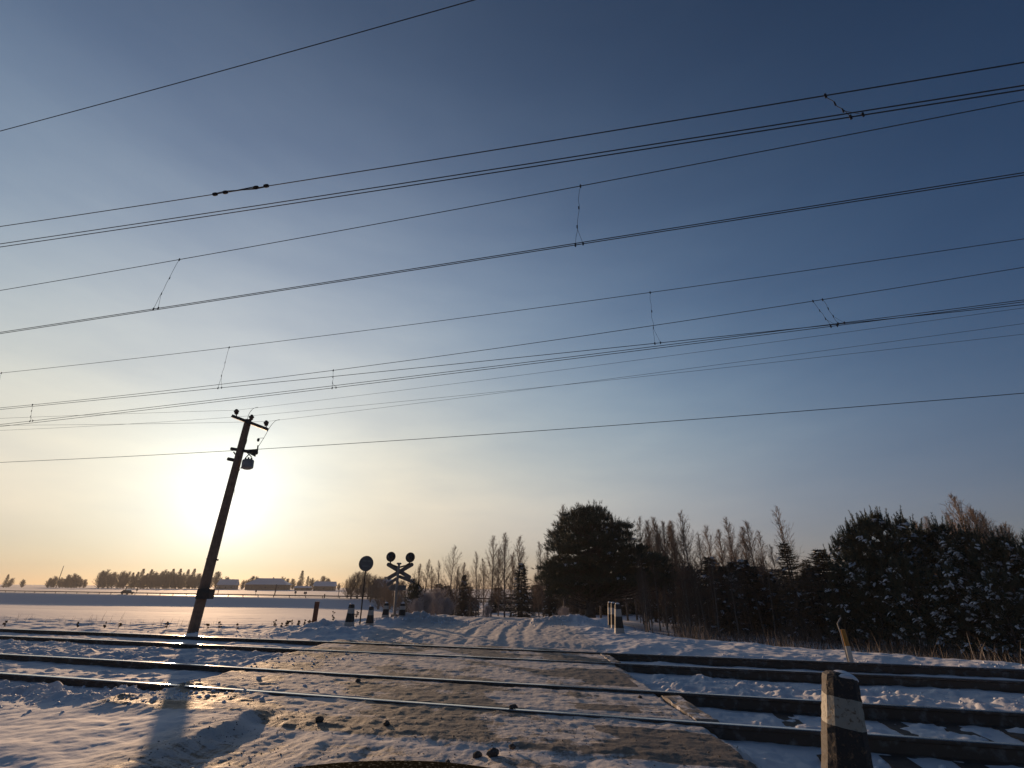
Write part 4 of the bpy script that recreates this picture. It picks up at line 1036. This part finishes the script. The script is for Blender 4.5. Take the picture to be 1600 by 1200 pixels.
# ---- the big dark pine beyond the road
BD = 40.0
bx, _ = ground_hit(922, BD); bz = gz(bx, BD); BO = Vector((bx, BD, bz))
big = empty('pine_tree', BO, 'big dark spreading pine beyond the road, wider than tall, with low limbs', 'pine tree')
outline = [(862, 842), (874, 822), (890, 808), (905, 797), (925, 795), (940, 803), (955, 815), (972, 822), (984, 838), (990, 852), (1008, 862), (1028, 872), (1040, 890), (1048, 908), (1040, 918), (1010, 924), (978, 920), (952, 926), (925, 930), (902, 928), (880, 932), (860, 926), (850, 908), (856, 890), (866, 872), (860, 856)]
def inside(x_, y_):
    c = False; n = len(outline); j = n-1
    for i in range(n):
        xi, yi = outline[i]; xj, yj = outline[j]
        if (yi > y_) != (yj > y_) and x_ < (xj-xi)*(y_-yi)/(yj-yi)+xi: c = not c
        j = i
    return c
r_ = random.Random(77); q_ = np.random.RandomState(77)
pads = []
tries = 0
while len(pads) < 235:
    tries += 1
    px = r_.uniform(852, 1046); py = r_.uniform(798, 938)
    if not inside(px, py): continue
    if pads and len(pads) < 235 and min((px-a_[2])**2+(py-a_[3])**2 for a_ in pads) < 34 and tries < 20000: continue
    sx_ = (px-945)/100; sy_ = (py-875)/75; dep = math.sqrt(max(.05, 1-.8*sx_*sx_-.6*sy_*sy_))*3.1*r_.uniform(-1, 1)
    p = at_y(px, py, BD+dep) - BO; pads.append((np.array(p), dep, px, py))
C = []; D_ = []; L = []; sn = []; limbs = []
sp0 = [np.array((0, 0, -.4)), np.array((-.1, 0, 1.0)), np.array((.15, 0, 2.4)), np.array((.1, 0, 4.0)), np.array((.0, 0, 5.6)), np.array((-.1, 0, 6.8))]
trk = [(sp0[i], sp0[i+1], (.44, .38, .30, .20, .11)[i], (.38, .30, .20, .11, .05)[i]) for i in range(5)]
for (p, dep, _x, _y) in pads:
    zj = min(max(p[2]-r_.uniform(.5, 1.6), 1.0), 6.5); j = np.array((0, 0, zj)); a_ = j; k2 = 6
    for i in range(k2):
        f_ = (i+1)/k2; b_ = j + (p-j)*f_ + np.array((0, 0, -.35*math.sin(math.pi*f_))) + rv(r_, .04); limbs.append((a_, b_, .065*(1-f_)+.016, .065*(1-f_)+.014)); a_ = b_
    cen_ = np.array((.3, 0, 3.4)); outv = unit(p-cen_)
    pr = r_.uniform(.7, 1.35)
    for _ in range(int(66*pr)):
        w_ = rv(r_, 1.0); w_ = unit(w_); w_[2] = abs(w_[2])*.8 if r_.random() < .75 else w_[2]
        c_ = p + w_*np.array((.66, .66, .17))*pr*r_.uniform(.4, 1.1) + (outv*r_.uniform(.1, .5) if r_.random() < .12 else 0); C.append(c_); D_.append(unit(w_*.6 + outv*.5 + np.array((0, 0, .55)) + rv(r_, .15))); L.append(r_.uniform(.22, .42))
    if r_.random() < (.55 if p[0] > .3 and p[2] > 4 else .16):
        for _ in range(r_.randint(1, 4)):
            sn.append((p + np.array((r_.uniform(-.4, .4), r_.uniform(-.4, .3), r_.uniform(.16, .34))), unit(outv*np.array((1, 1, .2))+rv(r_, .2)), r_.uniform(.09, .24), r_.uniform(.07, .15), r_.uniform(.03, .07)))
segs_mesh('trunk', trk, BARK, big, 10); segs_mesh('limbs', limbs, BARK, big, 5)
V, F = tufts(C, D_, np.array(L), 11, .024, q_, .7)
V2, F2 = lumps(np.array([s_[0] for s_ in sn]), np.array([s_[1] for s_ in sn]), np.array([s_[2] for s_ in sn]), np.array([s_[3] for s_ in sn]), np.array([s_[4] for s_ in sn]), q_); crown_with_snow(V, F, V2, F2, NEEDLE, big)

# ---- frosted shrubs, dark bush behind the signal, grove behind the house
FS = bare_tree('frosted_shrub', 401, 'shrub', 'shrub', FROST, FROST, H=3, spread=1.5, nb=34, up=.5, first=.05, dens=1.4, stems=4, twigr=.007)
for i, (px, py, D, lb) in enumerate(((652, 936, 34, 'pale frosted shrub nearest the crossing signal'), (668, 926, 36, 'tall frosted shrub with pinkish light, between two others'), (684, 920, 38, 'tallest frosted shrub in front of the slim birches'), (698, 934, 36, 'low frosted shrub beside the lone tall birch'), (880, 948, 33, 'small frosted shrub at the foot of the big dark pine'), (762, 945, 44, 'low frosted shrub under the spire shaped birches'))):
    place(FS, px, py, D, 3, lb, 'frosted shrubs')
place(SP[1], 643, 903, 38, 7, 'dark rounded conifer directly behind the crossing signal', sxy=1.0)
place(YP[0], 652, 914, 36, 5.5, 'dark conifer right of the one behind the crossing signal', sxy=1.1)
GV = [bare_tree('round_tree', 410+i, 'tree', 'tree', TWIG, BARK, H=8, spread=3.2, nb=46, up=.45, first=.05, dens=1.1, stems=3, twigr=.013, bush=True) for i in range(2)]
for i, (px, py, D) in enumerate(((543, 906, 150), (550, 897, 150), (559, 891, 150), (567, 893, 152), (575, 897, 150), (583, 902, 148), (590, 899, 152), (600, 905, 140), (610, 908, 120), (620, 906, 110), (630, 905, 100), (580, 914, 140), (605, 918, 110), (568, 912, 145), (594, 914, 130))):
    place(GV[i % 2], px, py, D, 8, f'bare rounded tree behind the round sign, {nth(i)} of that grove from the left' if i < 11 else 'low bare bush filling the grove behind the round sign', 'grove behind the round sign', sxy=1.15)
# ---- far trees on the left horizon
FT = [bare_tree('far_tree', 420+i, 'tree', 'tree', TWIGD, BARK, H=10, spread=3.3, nb=60, up=.6, first=.01, dens=1.2, stems=3, twigr=.034, bush=True) for i in range(3)]
FC = [conifer('far_spruce', 430+i, 'spruce', 10, 2.4, 0, NEEDFAR, 'spruce', .6, wid=.10) for i in range(2)]
far = [(3, 897, 'c'), (10, 903, 't'), (31, 905, 't'), (72, 903, 't'), (80, 900, 't'), (90, 902, 't'), (100, 898, 't'), (108, 896, 't'), (117, 899, 't'), (128, 905, 't'), (152, 892, 't'), (158, 890, 't'), (172, 894, 't'), (181, 892, 't'), (190, 893, 't'), (200, 894, 'c'), (207, 893, 'c'), (213, 888, 'c'), (222, 896, 't'), (228, 889, 'c'), (237, 893, 't'), (246, 890, 't'), (254, 893, 't'), (261, 888, 'c'), (267, 894, 't'), (273, 888, 'c'), (281, 895, 't'), (287, 889, 'c'), (295, 888, 'c'), (304, 896, 't'), (314, 899, 't'), (325, 898, 't'), (335, 893, 't'), (352, 901, 't'), (377, 906, 't'), (390, 900, 't'), (398, 901, 't'), (437, 901, 't'), (446, 904, 't'), (456, 904, 't'), (468, 891, 'c'), (478, 900, 'c'), (486, 903, 't'), (503, 900, 't'), (511, 903, 't'), (528, 911, 't'), (166, 897, 't'), (186, 898, 't'), (203, 898, 't'), (218, 899, 't'), (233, 897, 't'), (242, 898, 't'), (258, 897, 't'), (270, 897, 't'), (278, 899, 't'), (291, 898, 't'), (299, 899, 't'), (309, 900, 't'), (77, 905, 't'), (95, 904, 't'), (104, 903, 't'), (113, 903, 't'), (122, 904, 't'), (385, 905, 't'), (360, 905, 't'), (465, 907, 't'), (495, 906, 't')]
cnt = {'c': 0, 't': 0}
for i, (px, py, k) in enumerate(far):
    j = cnt[k]; cnt[k] += 1
    pr = FC[j % 2] if k == 'c' else FT[j % 3]
    if k == 'c': lb = ['dark conifer at the left edge of the horizon', 'first pointed spruce of the far row', 'second pointed spruce of the far row', 'tall spruce left of centre in the far row', 'spruce just past the tall one in the far row', 'spruce before the gap near the middle of the far row', 'spruce after the gap in the far row', 'spruce next to last before the leaning pole', 'last spruce before the leaning pole', 'tall lone spruce between the two far houses', 'small spruce beside the tall lone spruce by the houses'][j]
    elif px < 60: lb = 'small far bush low on the left horizon'
    elif px < 140: lb = 'bare far tree of the clump round the thin mast'
    elif px < 330: lb = 'bare far tree mixed into the long row on the horizon'
    elif px < 470: lb = 'bare far tree behind the big hipped farmhouse'
    else: lb = 'bare far tree behind the gabled house'
    place(pr, px, py, 470 + (i*37 % 50), 10, lb, {'c': 'far spruces on the horizon', 't': 'far bare trees on the horizon'}[k], sxy=1.35 if k == 't' else 1.1)
xm, ym = ground_hit(85, 460); zm = gz(xm, ym); tpz = CH + ray(89, 884)[2]*460/ray(89, 884)[1]
b = MB(); b.tube([(0, 0, -.5), (0, 0, tpz-zm)], [.35, .22], 6); o = b.build('mast', IRON); o.location = (xm, ym, zm); tag(o, 'thin mast sticking up from the far tree clump', 'mast')

# ---- backdrop wood: one mass of trees behind the rest
def mass():
    Vs = []; Fs = []; off = 0
    src = [c for c in SP[0].children if c.name.startswith('crown')][0].data
    nn = len(src.vertices); co_ = np.zeros(nn*3, np.float32); src.vertices.foreach_get('co', co_); co_ = co_.reshape(-1, 3); n = (nn*3//4)//4*4
    keep = np.arange(0, n//4, 3); q = (keep[:, None]*4 + np.arange(4)).ravel(); base_v = co_[q]*np.array((1.25, 1.25, 1.0))
    # widen the needles a little since they are thinned out
    c4 = base_v.reshape(-1, 4, 3); mid4 = c4.mean(1, keepdims=True); base_v = (mid4 + (c4-mid4)*1.9).reshape(-1, 3)
    for i in range(70):
        px = 640 + 1010*((i+.5)/70) + rnd.uniform(-10, 10); D = rnd.uniform(66, 84); x_, y_ = ground_hit(px, D)
        top_ = 905 if px < 860 else (868 if px < 1300 else 862)
        zt = CH + ray(px, top_ + rnd.uniform(-12, 22))[2]*D/ray(px, top_)[1]; s_ = max(zt+2.5, 2.5)/7
        a_ = rnd.uniform(0, 6.3); c_, s2 = math.cos(a_), math.sin(a_)
        W_ = np.stack([base_v[:, 0]*c_-base_v[:, 1]*s2, base_v[:, 0]*s2+base_v[:, 1]*c_, base_v[:, 2]], 1)*s_*np.array((1.2, 1.2, 1)) + np.array((x_, y_, -2.5))
        Vs.append(W_); Fs.append(np.arange(len(W_)).reshape(-1, 4)+off); off += len(W_)
    o = mk('distant_wood', np.concatenate(Vs), np.concatenate(Fs), NEEDLD); tag(o, 'dark mass of wood behind the birches and pines', 'wood', kind='stuff')
mass()

# ---- scrub grass at the foot of the wood, right
def blades(n, pos, hgt, wid, seed, name, label, m_):
    q = np.random.RandomState(seed); X_, Y_ = pos(q, n); Z_ = ground(X_, Y_)[0]-.03; h = hgt(q, n, X_, Y_)*(.4+1.2*np.clip(vnoise(X_*1.3, Y_*1.3, 92)+.5, 0, 1)); a_ = q.uniform(0, 6.28, n); lx = q.normal(0, .22, n)*h; ly = q.normal(0, .22, n)*h
    p = np.stack([X_, Y_, Z_], 1); s_ = np.stack([np.cos(a_), np.sin(a_), 0*a_], 1)*wid; mid5 = p + np.stack([lx*.35, ly*.35, h*.55], 1); tip = p + np.stack([lx, ly, h], 1)
    V = np.stack([p-s_, p+s_, mid5+s_*.8, mid5-s_*.8, tip+s_*.25, tip-s_*.25], 1).reshape(-1, 3); b0 = np.arange(n)*6
    F = np.concatenate([np.stack([b0, b0+1, b0+2, b0+3], 1), np.stack([b0+3, b0+2, b0+4, b0+5], 1)]); o = mk(name, V, F, m_); tag(o, label, 'grass', kind='stuff'); return o
def pos_right(q, n):
    c = q.randint(0, 150, n); cu = q.uniform(0, 22, 150); cv = np.clip(17.4 - 0.56*(cu-1.5), 13.7, 18.5) + q.uniform(1.3, 8, 150); u_ = cu[c] + q.normal(0, .4, n); v_ = cv[c] + q.normal(0, .25, n); return xy(u_, v_)
blades(13000, pos_right, lambda q, n, X_, Y_: q.uniform(.15, .62, n), .006, 5, 'scrub_grass', 'frosted dry grass at the foot of the wood beyond the verge', GRASS)
def pos_wood(q, n): u_ = q.uniform(1.5, 26, n); v_ = q.uniform(19, 44, n); return xy(u_, v_)
blades(20000, pos_wood, lambda q, n, X_, Y_: q.uniform(.15, .75, n)*(0.5+np.clip(vnoise(X_*.5, Y_*.5, 91)+.5, 0, 1)), .010, 15, 'undergrowth', 'dark tangled undergrowth on the floor of the wood', TWIGD)
def pos_left(q, n): u_ = q.uniform(-40, -12, n); v_ = q.uniform(14.8, 17.5, n); return xy(u_, v_)
blades(260, pos_left, lambda q, n, X_, Y_: q.uniform(.05, .28, n), .005, 6, 'verge_grass', 'sparse dry grass tips poking through the snow bank at left', WEED)

# ---- dry weeds
def weed(seed, h):
    r0 = random.Random(seed); b = []; p = np.array((0, 0, -.05)); d = np.array((r0.gauss(0, .1), r0.gauss(0, .1), 1)); n = 5; pts = [p]
    for i in range(n): d = unit(d + rv(r0, .06)); p = p + d*h/n; b.append((pts[-1], p, .006, .005)); pts.append(p)
    heads = []
    for k in range(r0.randint(4, 8)):
        s0 = pts[r0.randint(2, n)]; dd = unit(np.array((r0.gauss(0, .5), r0.gauss(0, .5), .8))); e = s0 + dd*h*r0.uniform(.12, .3); b.append((s0, e, .004, .003))
        for _ in range(7): e2 = e + unit(rv(r0) + np.array((0, 0, .3)))*.035; heads.append((e, e2, .010, .012))
    return b, heads
wi = 0
for (px, py_t, py_b, lb, gp) in ([(430+q_*6.0 + (q_ % 3)*2, 968+(q_*7 % 9), 984, 'dry brown weed with seed heads in the cluster left of the wooden post', 'dry weeds by the wooden post') for q_ in range(10)] +
        [(260, 975, 985, 'tiny dry weed just left of the utility pole foot', None), (341, 970, 985, 'tall dry weed stalk right of the utility pole', None), (322, 976, 986, 'short bent weed right beside the utility pole', None), (120, 976, 983, 'small dry weed on the bank at far left', None), (162, 974, 983, 'forked dry weed on the left bank', None), (183, 978, 984, 'low dry weed between the forked weed and the pole', None), (370, 977, 986, 'dry weed halfway between the pole and the weed cluster', None), (5, 970, 982, 'dry weed at the left edge of the view over the rails', None), (553, 953, 980, 'bare shrubby weed between the front guard post and the round sign', None), (520, 958, 976, 'thin tall weed between the wooden post and the front guard post', None)]):
    p = at_z(px, py_b, -.12); p.z = gz(p.x, p.y); tp2 = at_y(px, py_t, p.y); h = max(tp2.z-p.z, .22)
    st, hd = weed(500+wi, h); wi += 1
    t = empty('dry_weed', p, lb, 'weed', gp); segs_mesh('stalk', st, WEED, t, 4); segs_mesh('seed_head', hd, WEED, t, 4)

# ---- stones and clods
def rock(seed, size, flat=.7):
    r0 = np.random.RandomState(seed); V = []; F = []; n = 9; m_ = 6
    for i in range(m_+1):
        e = math.pi*(i/m_-.5)
        for k in range(n):
            a_ = 2*math.pi*k/n; j = 1 + .34*(r0.rand()-.5); V.append((math.cos(e)*math.cos(a_)*j*size, math.cos(e)*math.sin(a_)*j*size*.85, math.sin(e)*j*size*flat))
    for i in range(m_):
        for k in range(n): F.append((i*n+k, i*n+(k+1) % n, (i+1)*n+(k+1) % n, (i+1)*n+k))
    return V, F
ROCK = mat('stone', (0.075, 0.055, 0.045), .85, noise=(30, (0.16, .13, .11), .5, .7), bump_=(40, .6, .01))
for i, (px, py, sz, lb) in enumerate(((499, 1127, .045, 'brown fist sized stone left of the road near the near rail'), (770, 1180, .055, 'largest dark clod, low in the middle of the road'), (803, 1107, .045, 'dark clod lying against the nearest rail'), (799, 1110, .03, 'small dark clod left of the one on the nearest rail'), (1194, 1028, .07, 'snowy stone on the far rail at right'), (604, 1131, .035, 'dark stone left of centre before the near rail'), (746, 1176, .04, 'dark clod left of the largest one'), (700, 1182, .02, 'small stone farther left of the largest clod'), (800, 1170, .03, 'lumpy dark clod right of the largest one'), (559, 1065, .04, 'dark clod between the near rails at left'), (1000, 1090, .03, 'small clod between the near rails at right'))):
    p = at_z(px, py, -.02); p.z = gz(p.x, p.y) + sz*.3 + (.03 if 799 <= px <= 803 or px == 1194 else 0); V, F = rock(600+i, sz); o = mk('stone', V, F, ROCK); o.location = p; tag(o, lb, 'stone', 'stones on the crossing')
def scatter(name, n, pos, smin, smax, m_, seed, label):
    q = np.random.RandomState(seed); X_, Y_ = pos(q, n); Z_ = ground(X_, Y_)[0]
    c = np.stack([X_, Y_, Z_], 1); d = np.stack([q.randn(n), q.randn(n), .2*q.randn(n)], 1); s_ = smin*(smax/smin)**(q.rand(n)**2.0)
    V, F = lumps(c, d, s_, s_*q.uniform(.6, 1, n), s_*q.uniform(.45, .9, n), q); o = mk(name, V, F, m_); tag(o, label, 'rubble', kind='stuff')
scatter('snow_clods', 4200, lambda q, n: (lambda c: (c[0], c[1]))(xy(np.concatenate([q.uniform(-16, -5.5, n//2), q.uniform(1.5, 12, n-n//2)]), np.where(q.rand(n) < .5, q.uniform(5.0, 6.1, n), np.where(q.rand(n) < .6, q.uniform(8.1, 10.3, n), q.uniform(12.4, 14.2, n))))), .008, .035, SNOW, 71, 'loose crumbs of snow thrown beside the rails')
scatter('heap_clods', 900, lambda q, n: (q.normal(-6.4, 1.6, n), q.normal(7.35, .45, n)), .008, .045, SNOW, 72, 'loose snow lumps heaped left of the crossing')
scatter('grit', 2200, lambda q, n: (q.uniform(-3.0, 2.2, n), 4.2+2.3*q.rand(n)), .002, .009, ROCK, 73, 'dark grit strewn over the approach')
scatter('bank_clods', 900, lambda q, n: (np.where(q.rand(n) < .5, q.normal(2.4, 1.4, n), q.normal(-3.4, 1.1, n)), q.normal(21.9, .7, n)), .015, .06, SNOW, 74, 'broken snow lumps on the ploughed road banks')

# ------------------------------------------------------------------ bonnet and front of the car the view is taken from
CARP = mat('dusty_olive_paint', (0.018, 0.016, 0.010), 1.0, 0, noise=(90, (0.22, .22, .18), .58, .66), bump_=(200, .5, .002), spec=.0)
car = empty('car', (-.33, 0.0, -.03), 'front of the car at the bottom edge, its dusty olive bonnet just showing', 'car')
V = []; F = []; nx_, ny_ = 29, 17
for j in range(ny_):
    for i in range(nx_):
        a_ = -1 + 2*i/(nx_-1); f_ = j/(ny_-1); y_ = .82 + 1.12*f_ - .20*a_*a_*f_
        V.append((a_*.78, y_, .90 - .10*f_ - .09*a_*a_ - .10*max(0, f_-.8)**1*2.0))
for j in range(ny_-1):
    for i in range(nx_-1): F.append((j*nx_+i, j*nx_+i+1, (j+1)*nx_+i+1, (j+1)*nx_+i))
CARZ = 0.007
V = [(x_, y_, z_+CARZ) for x_, y_, z_ in V]
bo = mk('bonnet', V, F, CARP, car, smooth=True)
b = MB(); b.prism([(-.80, .25), (.80, .25), (.86, .45), (.80, .66), (-.80, .66), (-.86, .45)], (0, 1.72, 0), (1,0,0), (0,0,1), (0,1,0), .22); b.build('bumper', BLACKP, car)
for s_ in (-1, 1):
    b = MB(); b.prism([(.75, .32), (1.62, .32), (1.70, .60), (.75, .74)], (s_*.76, 0, 0), (0,1,0), (0,0,1), (1,0,0), .06); b.build('wing', CARP, car)
    b = MB(); b.lathe((s_*.70-.1, 1.15, .31), (1,0,0), [(0, .18), (0, .31), (.2, .31), (.2, .18)], 24); b.build('wheel', BLACKP, car)

# ------------------------------------------------------------------ thin frosty air over the whole place
hm = bpy.data.materials.new('air'); hm.use_nodes = True; t = hm.node_tree; t.nodes.clear()
pv = N(t, 'ShaderNodeVolumePrincipled'); pv.inputs['Color'].default_value = (0.95, 0.93, 0.92, 1); pv.inputs['Density'].default_value = 0.0003; pv.inputs['Anisotropy'].default_value = 0.15
out = N(t, 'ShaderNodeOutputMaterial'); t.links.new(pv.outputs[0], out.inputs['Volume'])
b = MB(); b.box((-60, 250, 9.0), (1400, 1000, 40)); hz_ = b.build('haze', hm); tag(hz_, 'thin frosty haze over the whole place', 'haze', kind='stuff')
